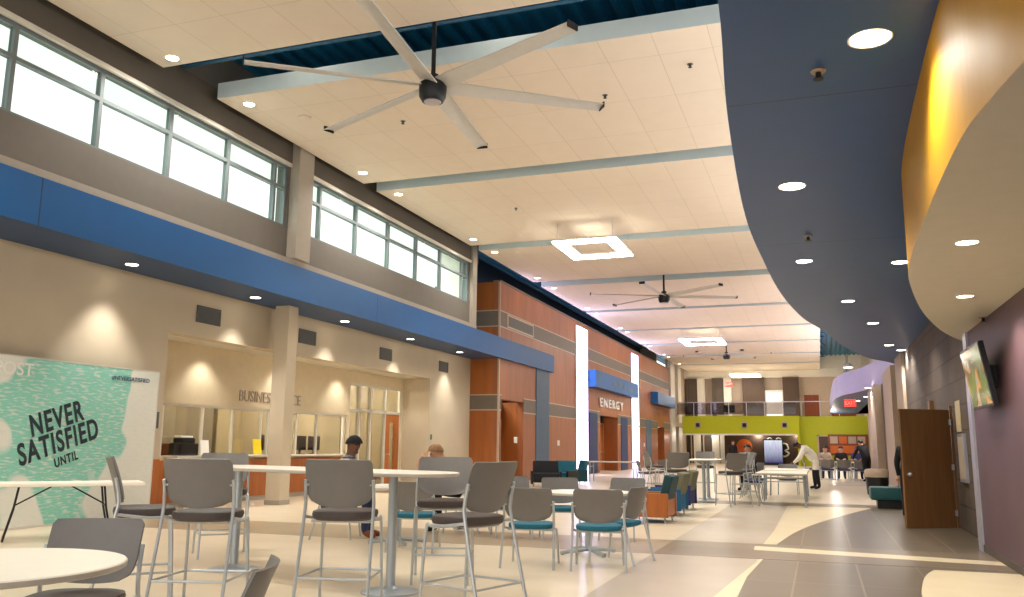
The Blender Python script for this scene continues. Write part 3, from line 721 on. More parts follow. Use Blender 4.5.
def rect_table(label, loc, rz, L, W, z, topm='top', fold=False, lm='post'):
    t = thing('folding_table' if fold else 'rectangular_table', label, 'table', loc, rz)
    bm = B(); slab(bm, [(-L / 2, -W / 2), (L / 2, -W / 2), (L / 2, W / 2), (-L / 2, W / 2)], z - .045, z); obj('tabletop', bm, [M[topm], M['edge'] if not fold else M[topm]], t)
    for sx in (-1, 1):
        bm = B(); x = sx * (L / 2 - .5 if fold else L / 2 - .12)
        if fold:
            tube(bm, [(x + .0, -W / 2 + .1, z - .05), (x + sx * .04, -W / 2 + .1, .4), (x + sx * .13, -W / 2 + .06, .0)], .014)
            tube(bm, [(x + .0, W / 2 - .1, z - .05), (x + sx * .04, W / 2 - .1, .4), (x + sx * .13, W / 2 - .06, .0)], .014)
            tube(bm, [(x + sx * .04, -W / 2 + .1, .42), (x + sx * .04, W / 2 - .1, .42)], .011)
            tube(bm, [(x + sx * .03, 0, .44), (x - sx * .4, 0, z - .05)], .01)
            obj('folding_leg', bm, M['black'], t)
        else:
            tube(bm, [(x, -W / 2 + .08, z - .05), (x, -W / 2 + .05, 0.0)], .02); tube(bm, [(x, W / 2 - .08, z - .05), (x, W / 2 - .05, 0)], .02); tube(bm, [(x, -W / 2 + .07, .55), (x, W / 2 - .07, .55)], .012)
            obj('leg_pair', bm, M[lm], t)
    return t

# ---- long bar table with stools
tl = atz(240, 466, 1.07); tr = atz(394, 471.5, 1.07)
tc = Vector((-4.0, 6.95, 0))
pl = atz(240, 466.0, 1.05); pr = atz(394, 471.3, 1.05)
mid = (pl + pr) / 2; ang = math.atan2(pr.y - pl.y, pr.x - pl.x); half = (Vector((pr.x, pr.y, 0)) - Vector((pl.x, pl.y, 0))).length / 2
bar_table('long white bar-height table with rounded ends and two silver posts', (mid.x, mid.y, 0), ang, 2 * half + 1.3, .8, 1.05, (-half, half))
BS = make_chair(True, 'seat_dark', 'x', 'bar stool'); ub = []
g = 'gray bar stools around the long bar table'
def S(x, y, deg, label, z=.77, grp=g): return put(BS, ub, atz(x, y, z), D2(deg), label, grp)
S(209, 509.5, 16, 'gray bar stool seen from behind, before the left post of the bar table')
S(346, 509, 15, 'gray bar stool seen from behind, in front of the bar table near its right post')
S(145, 506, -47, 'gray bar stool seen in side profile at the banner end of the long bar table')
S(468, 514, 72, 'gray bar stool turned sideways at the rounded right end of the long bar table')
S(443, 499, 200, 'gray bar stool behind the long bar table, facing forward beside the right post')
S(225, 488, 222, 'gray bar stool mostly hidden behind the long bar table near its left post')
# ---- low round tables and chairs
LCH = make_chair(False, 'teal_cloth', 'x', 'chair'); ul = []
def L_(x, y, deg, label, z=.46, grp=None): return put(LCH, ul, atz(x, y, z), D2(deg), label, grp)
ct_ = atz(588, 491.5, .74)
round_table('low round white table ringed by teal-seated chairs, beside the wood-sided lounge chairs', (ct_.x, ct_.y, 0), .55)
g2 = 'teal seated chairs around the low round table'
L_(532, 522, 8, 'teal-seated chair seen from behind, left one in front of the low round table', grp=g2)
L_(599, 524, 12, 'teal-seated chair seen squarely from behind, centred in front of the low round table', grp=g2)
L_(618, 520, 78, 'gray-backed chair with teal seat turned sideways at the right of the low round table', grp=g2)
L_(561, 506, 200, 'gray-backed chair with teal seat facing the camera behind the low round table', grp=g2)
L_(513, 504, 205, 'gray-backed chair facing forward, left of two behind the low round table', grp=g2)
L_(622, 506, 172, 'gray-backed chair facing forward behind the right edge of the low round table', grp=g2)
pt = atz(398, 486, .74)
round_table('low round white table between the two seated people', (pt.x, pt.y, 0), .5)
g3 = 'chairs around the table of the two seated people'
L_(416, 512, 12, 'teal-seated chair under the seated pair\'s table, largely hidden behind the long bar table', grp=g3)
# near-left table
nt_ = atz(-22, 564, .74)
round_table('near round white cafe table cut off by the left edge of the frame', (nt_.x, nt_.y, 0), .62)
LD = make_chair(False, 'seat_dark', 'x', 'chair'); ud = []
b1 = atz(113, 535, .76); put(LD, ud, (b1.x - .05, b1.y - .2), D2(203), 'gray cafe chair tucked behind the near round white table at lower left')
b2 = atz(286, 568, .82); put(LD, ud, (b2.x - .32, b2.y - .16), D2(118), 'gray chair of which only the tilted backrest shows at the bottom edge')
# folding table
f0 = atz(-16, 482.2, .74); f1 = atz(147, 480.5, .74); fm = (f0 + f1) / 2; fa = math.atan2(f1.y - f0.y, f1.x - f0.x)
rect_table('long white folding table with black bent legs in front of the mint banner', (fm.x + .1, fm.y - .2, 0), fa, (f1 - f0).length, .74, .74, 'mint_table', True)
# ---- far bar tables and stools
g4 = 'gray bar stools around the far bar table'
ft = atz(706, 501)
bar_table('far white bar-height table with two posts, end-on beyond the lounge chairs', (ft.x - .02, ft.y + .3, 0), D2(92), 2.2, .8, 1.0, (-.6, .6))
fs = lambda x, y, deg, label: put(BS, ub, atz(x, y), D2(deg), label, g4)
fs(677, 502, 20, 'far gray bar stool seen from behind beyond the wood-sided lounge chairs')
fs(732, 506, 40, 'far gray bar stool seen from behind at the right side of the far bar table')
fs(706, 492, 185, 'far gray bar stool facing forward behind the far bar table')
fs(744, 503, 100, 'far gray bar stool turned sideways between the far bar table and the long low tables')
fs(655, 493, -60, 'far gray bar stool left of the far bar table before the wood wall')
fs(743, 494, 150, 'far gray bar stool behind the far bar table, nearest the orange wall disc')
# ---- long low tables at mid right with navy chairs
NV = make_chair(False, 'navy_cloth', 'x', 'chair', 'shell'); un = []
for k, (y, lab) in enumerate(((21.4, 'low white rectangular table, nearer of the pair by the man in white'), (24.2, 'low white rectangular table that the man in white leans over'))):
    rect_table(lab, (-.85, y, 0), D2(90), 2.3, 1.1, .74)
g5 = 'navy chairs around the long low tables'
for (x, y, dg, lab) in ((-1.68, 23.4, -90, 'navy-seated chair left of the long low tables, nearest of the row of three'), (-1.68, 24.15, -90, 'navy-seated chair left of the long low tables, middle of the row of three'),
                        (-1.68, 24.95, -90, 'navy-seated chair left of the long low tables, farthest of the row of three'), (-.9, 25.9, 180, 'navy-seated chair at the far end of the long low tables')):
    put(NV, un, (x, y), D2(dg), lab, g5)
# ---- table by the wood wall
ht = atz(611, 482)
rect_table('small white table with silver legs standing before the wood wall double doors', (ht.x, ht.y + .4, 0), D2(0), 1.9, .7, .74)
g6 = 'dark chairs by the second light column'
for (x, y, dg, lab) in ((646, 486, -70, 'dark-seated chair by the second light column, leftmost of three'), (655, 485, -40, 'dark-seated chair by the second light column, middle of three'), (664, 484, 20, 'dark-seated chair by the second light column, rightmost of three')):
    put(LD, ud, atz(x, y), D2(dg), lab, g6)
# ---- lounge chairs
def lounge(name, label, loc, rz, sidem, cush, backm, group=None, w=.74, d=.74):
    t = thing(name, label, 'lounge chair', loc, rz, group)
    for sx in (-1, 1):
        bm = B(); box(bm, (sx * w / 2 - .035, -d / 2, .1), (sx * w / 2 + .035, d / 2, .5), .012); obj('side_panel', bm, M[sidem], t)
    bm = B(); box(bm, (-w / 2 + .036, -d / 2 + .02, .12), (w / 2 - .036, -d / 2 + .06, .5), .005); obj('back_panel', bm, M[sidem], t)
    bm = B(); box(bm, (-w / 2 + .04, -d / 2 + .17, .2), (w / 2 - .04, d / 2 + .01, .44), .035); obj('seat_cushion', bm, M[cush], t)
    bm = B(); box(bm, (-w / 2 + .04, -.075, -.0), (w / 2 - .04, .075, .52), .035, mtx=Matrix.Translation((0, -d / 2 + .12, .3)) @ Matrix.Rotation(D2(14), 4, 'X')); obj('back_cushion', bm, M[backm], t)
    for sx in (-1, 1):
        for sy in (-1, 1):
            bm = B(); tube(bm, [(sx * (w / 2 - .06), sy * (d / 2 - .08), .13), (sx * (w / 2 - .05), sy * (d / 2 - .07), 0)], [.02, .014]); obj('leg', bm, M['silver'], t)
    return t
a = atz(668, 524); lounge('lounge_chair', 'wood-sided lounge chair with dark teal back cushion, nearest of the row', (a.x - .35, a.y + .4, 0), D2(88), 'wood_door', 'blue_cloth', 'dark_teal', 'row of lounge chairs')
a = atz(683, 517); lounge('lounge_chair', 'blue-sided lounge chair with gray-green back cushion, second of the row', (a.x - .4, a.y + .45, 0), D2(88), 'blue_cloth', 'blue_cloth', 'olive_cloth', 'row of lounge chairs')
a = atz(692, 511); lounge('lounge_chair', 'navy-sided lounge chair, farthest of the row beside the far bar table', (a.x - .4, a.y + .55, 0), D2(88), 'navy_cloth', 'blue_cloth', 'olive_cloth', 'row of lounge chairs')
a = atz(546, 487); lounge('lounge_chair', 'black lounge chair with pale frame in front of the slate blue strip', (a.x, a.y, 0), D2(200), 'black', 'black_cloth', 'black_cloth', 'lounge chairs along the wood wall', .9)
a = atz(561, 486); lounge('lounge_chair', 'teal lounge chair with dark sides, left of two before the first light column', (a.x, a.y, 0), D2(170), 'black', 'teal_cloth', 'teal_cloth', 'lounge chairs along the wood wall', .8)
a = atz(574, 484); lounge('lounge_chair', 'teal lounge chair touching the foot of the first light column', (a.x, a.y, 0), D2(120), 'dark_teal', 'teal_cloth', 'teal_cloth', 'lounge chairs along the wood wall', .8)
# bench on the right
a = atz(889, 508)
t = thing('bench', 'teal upholstered bench seat with black base beside the brown door', 'bench', (a.x + .12, a.y + .0, 0), 0)
bm = B(); M['bench'] = mat('dark_teal_vinyl', (24, 78, 80), .5, var=.08, scale=30)
box(bm, (-.5, -.36, .18), (.5, .36, .46), .05); obj('seat_cushion', bm, M['bench'], t, True)
bm = B(); box(bm, (-.36, -.3, 0), (.48, .3, .18), .01); obj('base', bm, M['black'], t)
bm = B(); box(bm, (.32, -.36, .4), (.5, .36, .95), .05); obj('backrest', bm, M['bench'], t, True)
# bin
a = atz(878, 495)
t = thing('waste_bin', 'round dark waste bin with pale domed rim beside the teal bench', 'bin', (a.x, a.y, 0))
bm = B(); lathe(bm, [(.26, 0), (.28, .02), (.31, .5), (.31, .52)], 24); obj('bin_body', bm, M['black'], t, True)
bm = B(); lathe(bm, [(.315, .5), (.33, .54), (.33, .66), (.3, .72), (.17, .74), (.16, .66)], 24); obj('bin_rim', bm, M['pilaster'], t, True)
# far right cluster table and stools
g7 = 'chairs of the crowded far table'
bar_table('far low table crowded with people in front of the lime wall', (.9, 39.5, 0), D2(0), 1.9, .8, .74, (-.5, .5))
for (x, y, dg, lab) in ((.27, 38.6, 0, 'gray chair seen from behind at the left front of the crowded far table'), (.9, 38.55, 0, 'gray chair seen from behind at the middle front of the crowded far table'), (1.56, 38.6, 0, 'gray chair seen from behind at the right front of the crowded far table'), (-.45, 39.5, -90, 'gray chair at the left end of the crowded far table')):
    put(NV, un, (x, y), D2(dg), lab, g7)

# ------------------------------------------------------------------ people
def human(label, loc, rz, J, mats, hair=None, cap=False, face=(0, 1, 0), scale=1.0, seed=1, fingers=True, coat=False, bulk=1.0, bare=False):
    """J: joints; one skinned surface, coloured by zone"""
    t = thing('person', label, 'person', loc, rz); t.scale = (scale,) * 3
    skin, top, pants, shoe = mats
    V = []; E_ = []; Rr = []; seg = []
    idx = {}
    def v(k, r):
        if k in ('pelvis', 'waist', 'chest', 'shL', 'shR', 'elL', 'elR'): r = r * bulk
        if k not in idx: idx[k] = len(V); V.append(Vector(J[k])); Rr.append(r)
        return idx[k]
    def e(a, ra, b, rb, zone):
        E_.append((v(a, ra), v(b, rb))); seg.append((Vector(J[a]), Vector(J[b]), ra, rb, zone))
    e('pelvis', .145, 'waist', .13, 'top'); e('waist', .13, 'chest', .16, 'top'); e('chest', .16, 'neck0', .075, 'top'); e('neck0', .075, 'neck', .056, 'skin')
    e('neck', .056, 'head', .098, 'skin'); e('head', .098, 'crown', .075, 'skin')
    for s in 'LR':
        e('chest', .16, 'sh' + s, .078, 'top'); e('sh' + s, .078, 'el' + s, .052, 'top'); e('el' + s, .052, 'wr' + s, .036, 'skin' if bare else 'top'); e('wr' + s, .034, 'ha' + s, .036, 'skin')
        e('pelvis', .145, 'hip' + s, .105, 'top' if coat else 'pants'); e('hip' + s, .105, 'kn' + s, .072, 'pants'); e('kn' + s, .072, 'an' + s, .048, 'pants'); e('an' + s, .05, 'to' + s, .04, 'shoe')
    me = bpy.data.meshes.new('tmp'); me.from_pydata([tuple(p) for p in V], E_, [])
    ob = bpy.data.objects.new('tmp', me); C.objects.link(ob)
    md = ob.modifiers.new('skin', 'SKIN'); sv = me.skin_vertices[0].data
    for i, r in enumerate(Rr): sv[i].radius = (r * 1.12, r * 1.12)
    sv[idx['pelvis']].use_root = True
    sb = ob.modifiers.new('sub', 'SUBSURF'); sb.levels = 2; sb.render_levels = 2
    dg = bpy.context.evaluated_depsgraph_get(); me2 = bpy.data.meshes.new_from_object(ob.evaluated_get(dg))
    bpy.data.objects.remove(ob); bpy.data.meshes.remove(me)
    me2.name = 'person_body'; me2.materials.clear()
    for mm in (skin, top, pants, shoe, M['hair_dark']): me2.materials.append(mm)
    zi = {'skin': 0, 'top': 1, 'pants': 2, 'shoe': 3}
    for p in me2.polygons:
        c = p.center; best = 9; z = 'top'
        for a, b, ra, rb, zn in seg:
            d = b - a; k = max(0, min(1, (c - a).dot(d) / max(d.length_squared, 1e-9)))
            q = (c - (a + d * k)).length - (ra + (rb - ra) * k)
            if q < best: best = q; z = zn
        if coat and z == 'pants' and c.z > .62: z = 'top'
        p.material_index = zi[z]; p.use_smooth = True
    bm = B(); bm.from_mesh(me2)
    hd = Vector(J['head']); fv = Vector(face).normalized(); up = (Vector(J['crown']) - hd).normalized(); side = fv.cross(up).normalized(); fv = up.cross(side).normalized()
    def blob(c, r, mi, sc=(1, 1, 1)):
        r_ = bmesh.ops.create_uvsphere(bm, u_segments=8, v_segments=6, radius=r)
        m3 = Matrix((side, fv, up)).transposed().to_4x4()
        bmesh.ops.transform(bm, matrix=Matrix.Translation(c) @ m3 @ Matrix.Diagonal((*sc, 1)), verts=r_['verts'])
        for q in r_['verts']:
            for f in q.link_faces: f.material_index = mi
    hr = .095
    blob(hd + fv * hr * 1.0 - up * .012, .017, 0, (.8, 1.2, 1.5))                       # nose
    for s in (-1, 1):
        blob(hd + fv * hr * .9 + side * s * .034 + up * .018, .011, 4)                    # eyes
        blob(hd + side * s * hr * .98, .024, 0, (.4, .8, 1.2))                            # ears
    blob(hd + fv * hr * .86 - up * .055, .02, 4, (1.1, .4, .3))                           # mouth
    blob(hd + fv * hr * .55 - up * .085, .045, 0, (1, .8, .7))                            # chin
    if fingers:
        for s in 'LR':
            w = Vector(J['wr' + s]); h = Vector(J['ha' + s]); d = (h - w).normalized(); sd = d.cross(Vector((0, 0, 1)) if abs(d.z) < .9 else Vector((0, 1, 0))).normalized(); nn = sd.cross(d)
            for k, ln in enumerate((.066, .076, .072, .058)):
                o = h + sd * (k - 1.5) * .019 + d * .005
                tube(bm, [o, o + d * (.03 + ln * .4) - nn * .004, o + d * (.03 + ln * .75) - nn * .02, o + d * (.03 + ln) * .93 - nn * .04], [.0095, .009, .008, .006], 6, mi=0)
            o = h - d * .02 - sd * .03 * (1 if s == 'L' else -1)
            tube(bm, [o, o - sd * .03 * (1 if s == 'L' else -1) + d * .03, o - sd * .035 * (1 if s == 'L' else -1) + d * .06 - nn * .01], [.012, .0105, .008], 6, mi=0)
    bm.to_mesh(me2); bm.free()
    body = link('body', me2, t)
    if hair is not None or cap:
        def headcap(rad, lowb, lowf, mm, nm, extra=None):
            bm = B(); n = 20; rows = 9; rings = []
            for i in range(rows + 1):
                ring = []
                for k in range(n):
                    a = 2 * PI * k / n; fd = math.cos(a)
                    low = lowf + (lowb - lowf) * (.5 - .5 * fd)
                    th = low * i / rows + .02
                    ring.append(bm.verts.new(hd + up * (.012 + rad * 1.12 * math.cos(th)) + (fv * math.cos(a) * 1.05 + side * math.sin(a)) * rad * math.sin(th)))
                rings.append(ring)
            for A, Q in zip(rings, rings[1:]):
                for k in range(n): bm.faces.new((A[k], A[(k + 1) % n], Q[(k + 1) % n], Q[k]))
            bm.faces.new(rings[0])
            if extra: extra(bm)
            return obj(nm, bm, mm, t, True)
        if hair is not None: headcap(.116, hair[1], 1.0, hair[0], 'hair')
        if cap: headcap(.122, 1.55, 1.32, M['black_cloth'], 'cap')
    return t
def stand(lean=0.0, twist=0, armL=None, armR=None, stride=.06, headdown=0.0):
    def ln(y, z):   # lean about the hips
        dz = z - .93; return (y * math.cos(lean) + dz * math.sin(lean), .93 + dz * math.cos(lean) - y * math.sin(lean))
    J = {'pelvis': (0, 0, .95)}
    for k, y, z in (('waist', 0, 1.1), ('chest', -.01, 1.3), ('neck0', -.01, 1.45), ('neck', .01, 1.52), ('head', .03, 1.625), ('crown', .02, 1.7)):
        a, b = ln(y, z); J[k] = (0, a, b)
    J['head'] = (0, J['head'][1] + headdown * .05, J['head'][2] - headdown * .04); J['crown'] = (0, J['crown'][1] + headdown * .12, J['crown'][2] - headdown * .07)
    for s, x in (('L', -1), ('R', 1)):
        a, b = ln(-.01, 1.4); J['sh' + s] = (x * .185, a, b)
        a, b = ln(.0, 1.12); J['el' + s] = (x * .24, a, b); a, b = ln(.09, .9); J['wr' + s] = (x * .24, a, b); a, b = ln(.13, .81); J['ha' + s] = (x * .235, a, b)
        J['hip' + s] = (x * .095, 0, .9); J['kn' + s] = (x * .105, x * stride * .5 + .02, .5); J['an' + s] = (x * .11, x * stride - .02, .085); J['to' + s] = (x * .13, x * stride + .15, .045)
    for s, arm in (('L', armL), ('R', armR)):
        if arm: J['el' + s], J['wr' + s], J['ha' + s] = arm
    return J
def sit(seat=.46, lean=.1, armL=None, armR=None, knee=.42):
    z = seat + .165; J = {'pelvis': (0, .06, z)}
    sl = math.sin(lean)
    for k, dz, y in (('waist', .14, .06), ('chest', .33, .07), ('neck0', .48, .07), ('neck', .54, .09), ('head', .645, .11), ('crown', .72, .105)): J[k] = (0, y + dz * sl, z + dz * math.cos(lean))
    for s, x in (('L', -1), ('R', 1)):
        J['sh' + s] = (x * .185, .07 + .42 * sl, z + .42 * math.cos(lean)); J['el' + s] = (x * .25, .2, z + .18); J['wr' + s] = (x * .17, .36, z + .22); J['ha' + s] = (x * .13, .44, z + .22)
        J['hip' + s] = (x * .1, .1, z - .01); J['kn' + s] = (x * .12, knee, z - .02); J['an' + s] = (x * .12, knee - .02, .085); J['to' + s] = (x * .14, knee + .15, .045)
    for s, arm in (('L', armL), ('R', armR)):
        if arm: J['el' + s], J['wr' + s], J['ha' + s] = arm
    return J
jacket = brickmat('patterned_jacket', (210, 204, 196), (90, 92, 98), (60, 62, 70), .06, .05, .01, 'xz', .8, .5)
teal_top = M['teal_cloth']
mp_ = atz(338, 538); mh = Vector((mp_.x, mp_.y, 0))
put(LD, ud, (mh.x, mh.y), D2(-75), 'gray chair that the man in the dark cap sits on', g3)
human('seated man in dark cap and gray patterned jacket at the low table', (mh.x, mh.y, 0), D2(-75), sit(.46, .1), (M['skin_dark'], jacket, M['denim'], M['red_brown']), cap=True, face=(.67, .76, -.05))
wp = atz(464, 532); wh = Vector((wp.x, wp.y, 0))
put(LCH, ul, (wh.x, wh.y), D2(95), 'teal-seated chair that the woman resting her head on her hand sits on', g3)
human('seated woman with light brown hair and teal top, resting her head on her raised hand', (wh.x, wh.y, 0), D2(110), sit(.46, .55, armL=((-.2, .62, .78), (-.12, .7, .99), (-.07, .63, 1.13)), armR=((.24, .36, .76), (.12, .48, .77), (.08, .55, .77))), (M['skin'], teal_top, M['black_cloth'], M['black_cloth']), hair=(M['hair_blond'], 2.1), face=(0, .8, -.7), bare=True)
a = atz(817, 489.5)
human('man in a white jacket and dark trousers bending over the long low tables', (a.x, a.y, 0), D2(92), stand(.74, armL=((-.26, .5, .98), (-.2, .66, .84), (-.18, .74, .81)), armR=((.26, .5, .96), (.2, .66, .82), (.18, .74, .79)), headdown=1.2), (M['skin_dark'], M['white_cloth'], M['black_cloth'], M['black_cloth']), hair=(M['hair_dark'], 2.0), coat=True, bulk=1.3)
human('person in black clothes bending over the right end of the crowded far table', (1.72, 37.3, 0), D2(30), stand(.5, armL=((-.24, .42, 1.05), (-.2, .6, .9), (-.18, .68, .86)), armR=((.24, .42, 1.02), (.2, .6, .9), (.18, .68, .86))), (M['skin'], M['black_cloth'], M['black_cloth'], M['black_cloth']), hair=(M['hair_dark'], 2.0))
for (x, y, dg, tp, lab) in ((.2, 40.5, 180, M['letter'], 'person in a gray top seated behind the crowded far table, leftmost'), (.85, 40.5, 178, M['black_cloth'], 'person in a black top seated behind the crowded far table, in the middle'), (1.5, 40.5, 183, M['navy_cloth'], 'person in a navy top seated behind the crowded far table, rightmost')):
    put(NV, un, (x, y), D2(dg), lab.replace('person', 'chair under the person').replace('seated ', ''), g7)
    human(lab, (x, y, 0), D2(dg), {k: (p[0], p[1], p[2]) for k, p in sit(.46, .15).items()}, (M['skin'], tp, M['denim'], M['black_cloth']), hair=(M['hair_dark'], 2.0))
a = aty(752, 470, 27.5)
put(LD, ud, (a.x, 27.6), D2(150), 'chair under the person with the white-printed black shirt', g5)
human('person in a black shirt with a white print seated beyond the far bar table', (a.x, 27.6, 0), D2(150), sit(.46, .15), (M['skin'], M['black_cloth'], M['black_cloth'], M['black_cloth']), hair=(M['hair_dark'], 1.9))
a = aty(734, 470, 60)
human('dark-clothed person standing under the balcony left of the orange wall disc', (a.x, 60, 0), D2(170), stand(.05), (M['skin'], M['black_cloth'], M['black_cloth'], M['black_cloth']), hair=(M['hair_dark'], 2.0))
a = atz(903.5, 521)
human('person in black mostly hidden behind the open brown door', (a.x + .17, a.y + .15, 0), D2(-20), stand(.08), (M['skin'], M['black_cloth'], M['black_cloth'], M['letter']), hair=(M['hair_dark'], 2.2), scale=.92)

# ------------------------------------------------------------------ signs and wall things
# banner
bY0, bY1, bz = 8.2, 12.46, 2.53
t = thing('banner_stand', 'large mint and white printed banner reading NEVER SATISFIED UNTIL against the left wall', 'banner', (-11.25, (bY0 + bY1) / 2, 0))
hw = (bY1 - bY0) / 2
bm = B(); box(bm, (-.02, -hw, .03), (.0, hw, bz)); obj('printed_panel', bm, M['banner'], t)
bm = B()
for a, b_ in ((-hw - .02, -hw), (hw, hw + .02)): box(bm, (-.04, a, 0), (.004, b_, bz + .02))
box(bm, (-.04, -hw, bz), (.004, hw, bz + .02)); box(bm, (-.04, -hw, 0), (.004, hw, .03)); obj('frame', bm, M['white_metal'], t)
def btext(s, px, py, size, m, rot, sx, bold=0.0, ext=.002, sp=1.0):
    p = atx(px, py, -11.25)
    text('lettering', s, size, m, t, Matrix.Translation((.006, p.y - t.location.y, p.z)) @ FACE_PX @ Matrix.Rotation(rot, 4, 'Z'), ext, bold, sx=sx, spacing=sp)
btext('NEVER', 57, 419, .46, M['ink'], D2(17), .66, .012, sp=1.16)
btext('SATISFIED', 60, 442, .46, M['ink'], D2(17), .66, .012, sp=1.16)
btext('UNTIL', 66, 459.5, .2, M['ink'], D2(17), .72, .004, sp=1.16)
btext('#NEVERSATISFIED', 131, 379.5, .1, M['slate'], 0, 1.1, .001)
btext('POST', 14, 369, .27, M['white'], 0, 1.05, .002)
def sign_text(name, label, cat, loc): return thing(name, label, cat, loc)
t = sign_text('lettering_sign', 'gray raised letters reading BUSINESS OFFICE above the sliding windows', 'sign', (XB, 18.0, 2.34))
p0 = atx(238, 393, XB); p1 = atx(301, 401, XB)
text('lettering', 'BUSINESS OFFICE', .36, M['letter'], t, Matrix.Translation((.012, (p0.y + p1.y) / 2 - 18.0, 0)) @ FACE_PX, .006, .0, sx=.9)
# blue fascia sign over double doors
t = thing('fascia_sign', 'long blue projecting sign over the wood wall double doors', 'sign', (XC, 45.3, 4.1))
bm = B(); box(bm, (.035, -5.45, 0), (.45, 4.75, .82), .01); obj('sign_box', bm, M['blue'], t)
bm = B()
for y0, y1, z0, z1 in ((-1.9, -.9, .3, .5), (-.7, .5, .34, .62), (.7, 1.3, .3, .5), (1.6, 3.1, .22, .46)): box(bm, (.452, y0, z0), (.46, y1, z1))
obj('illegible_lettering', bm, M['slate'], t)  # plain slabs standing in for lettering that cannot be read
# pale letters under the sign: separate white raised letters
t = thing('lettering_sign', 'row of white raised letters under the long blue sign', 'sign', (XC, 44.8, 3.47))
text('lettering', 'ENERGY', .62, M['white'], t, Matrix.Translation((.065, 0, 0)) @ FACE_PX, .03, .01, sx=1.9, spacing=1.35)
t = thing('fascia_sign', 'shorter blue projecting sign over the last wood wall door', 'sign', (XC, 60.0, 4.08))
bm = B(); box(bm, (.0, -3.6, 0), (.5, 3.4, .8), .01); obj('sign_box', bm, M['blue'], t)
# vents
for k, (y0, y1) in enumerate(((13.59, 14.25), (17.16, 17.8), (21.11, 21.8), (25.09, 25.8))):
    t = thing('wall_vent', 'square gray wall vent below the blue soffit, %s from the banner end' % ['first', 'second', 'third', 'fourth'][k], 'vent', (XU, (y0 + y1) / 2, 3.8), 0, 'vents on the left wall')
    bm = B(); holed(bm, -.36, .36, -.17, .17, [(-.31, .31, -.13, .13)], lambda b, a, c, d, e: box(b, (0, a, d), (.02, c, e))); obj('frame', bm, M['grille'], t)
    bm = B(); box(bm, (.002, -.31, -.13), (.004, .31, .13))
    for j in range(7): box(bm, (.004, -.31, -.12 + j * .037), (.016, .31, -.105 + j * .037))
    obj('grille', bm, M['grille'], t)
t = thing('wall_vent', 'long gray grille high on the wood wall beside its near corner', 'vent', (XC + .013, 30.0, 5.7))
bm = B(); box(bm, (0, -1.5, -.24), (.02, 1.5, .24)); obj('frame', bm, M['reveal'], t)
bm = B(); box(bm, (.02, -1.4, -.18), (.03, 1.4, .18)); obj('grille', bm, M['grille'], t)
def plate(name, label, cat, p, w, h, m, ax='x', d=.015, group=None):
    bm = B()
    if ax == 'x': box(bm, (0, -w / 2, -h / 2), (d, w / 2, h / 2), .003)
    else: box(bm, (-d, -w / 2, -h / 2), (0, w / 2, h / 2), .003)
    o = obj(name, bm, m); o.location = p; return tag(o, label, cat, group)
p = atx(154, 420, XU); plate('room_sign', 'small gray room sign on the wall beside the mint banner', 'sign', (XU, p.y, p.z), .22, .3, M['grille'])
p = atx(431, 437, XU); plate('wall_switch', 'small dark switch plate on the beige wall left of the wood corner', 'switch', (XU, p.y, p.z), .1, .16, M['grille'])
for px, py, lab in ((515, 440, 'white switch plate right of the nearest wood wall door'), (558, 443, 'white switch plate between the slate strip and the first light column'), (644, 445, 'white switch plate right of the second light column')):
    p = atx(px, py, XC); plate('wall_switch', lab, 'switch', (XC + .013, p.y, p.z), .34, .22, M['white'])
# TV
t = thing('flat_tv', 'wall-mounted flat television tilted down on the mauve right wall', 'television', (XP - .16, 11.2, 2.13))
tm = Matrix.Rotation(D2(-9), 4, 'Y')
bm = B(); box(bm, (-.03, -.64, -.36), (.03, .64, .36), .006, mtx=tm); obj('bezel', bm, M['screen_black'], t)
bm = B(); box(bm, (-.034, -.61, -.33), (-.031, .61, .33), mtx=tm); obj('screen', bm, M['tv'], t)
bm = B(); box(bm, (.02, -.2, -.12), (.16, .2, .12)); obj('wall_bracket', bm, M['black'], t)
# notices by the door
p = atx(959, 420, XS); plate('notice', 'pale paper notice on the stone wall beside the brown door', 'notice', (XS - .002, p.y, p.z + .06), .5, .5, mat('aged_paper', (196, 176, 138), .7, var=.12, scale=14), 'n', .01)
p = atx(965, 458, XS)
t = thing('notice_holder', 'silver framed notice board below the paper notice beside the brown door', 'notice', (XS, p.y, p.z))
bm = B(); box(bm, (-.05, -.3, -.38), (0, .3, .38), .005); obj('frame', bm, M['silver'], t)
bm = B(); box(bm, (-.054, -.25, -.33), (-.05, .25, .33)); obj('sheet', bm, M['pilaster'], t)
p = atx(933, 406, XS); plate('mounted_box', 'small tan box on the stone wall above the brown door', 'alarm', (XS, p.y, p.z), .3, .2, M['brown_door'], 'n', .08)
# counter items
def on(px, py, X, z): q = atx(px, py, X); return (X, q.y, z)
CT = 1.0245
t = thing('printer', 'black office machine at the left end of the office counter', 'printer', (XB + .08, 14.45, CT))
bm = B(); box(bm, (-.15, -.28, 0), (.15, .28, .25), .03); obj('machine_body', bm, M['screen_black'], t)
bm = B(); box(bm, (-.12, -.2, .25), (.1, .22, .36), .03); obj('feeder', bm, M['black'], t)
bm = B(); box(bm, (-.1, -.2, .361), (.08, .16, .40), .01); obj('paper_tray', bm, M['white'], t)
def holder(name, label, y, m, w=.26, h=.32, cat='sign'):
    t = thing(name, label, cat, (XB + .22, y, CT))
    bm = B(); box(bm, (-.01, -w / 2, .01), (.0, w / 2, h), .002, mtx=Matrix.Rotation(D2(-8), 4, 'Y')); obj('card', bm, m, t)
    bm = B(); box(bm, (-.06, -w / 2, 0), (.06, w / 2, .012)); obj('foot', bm, M['white'], t); return t
holder('counter_sign', 'white printed card standing on the office counter near the black machine', 14.95, M['white'])
holder('counter_sign', 'bright yellow card standing on the office counter', 16.75, M['yellow_plastic'], .3, .36)
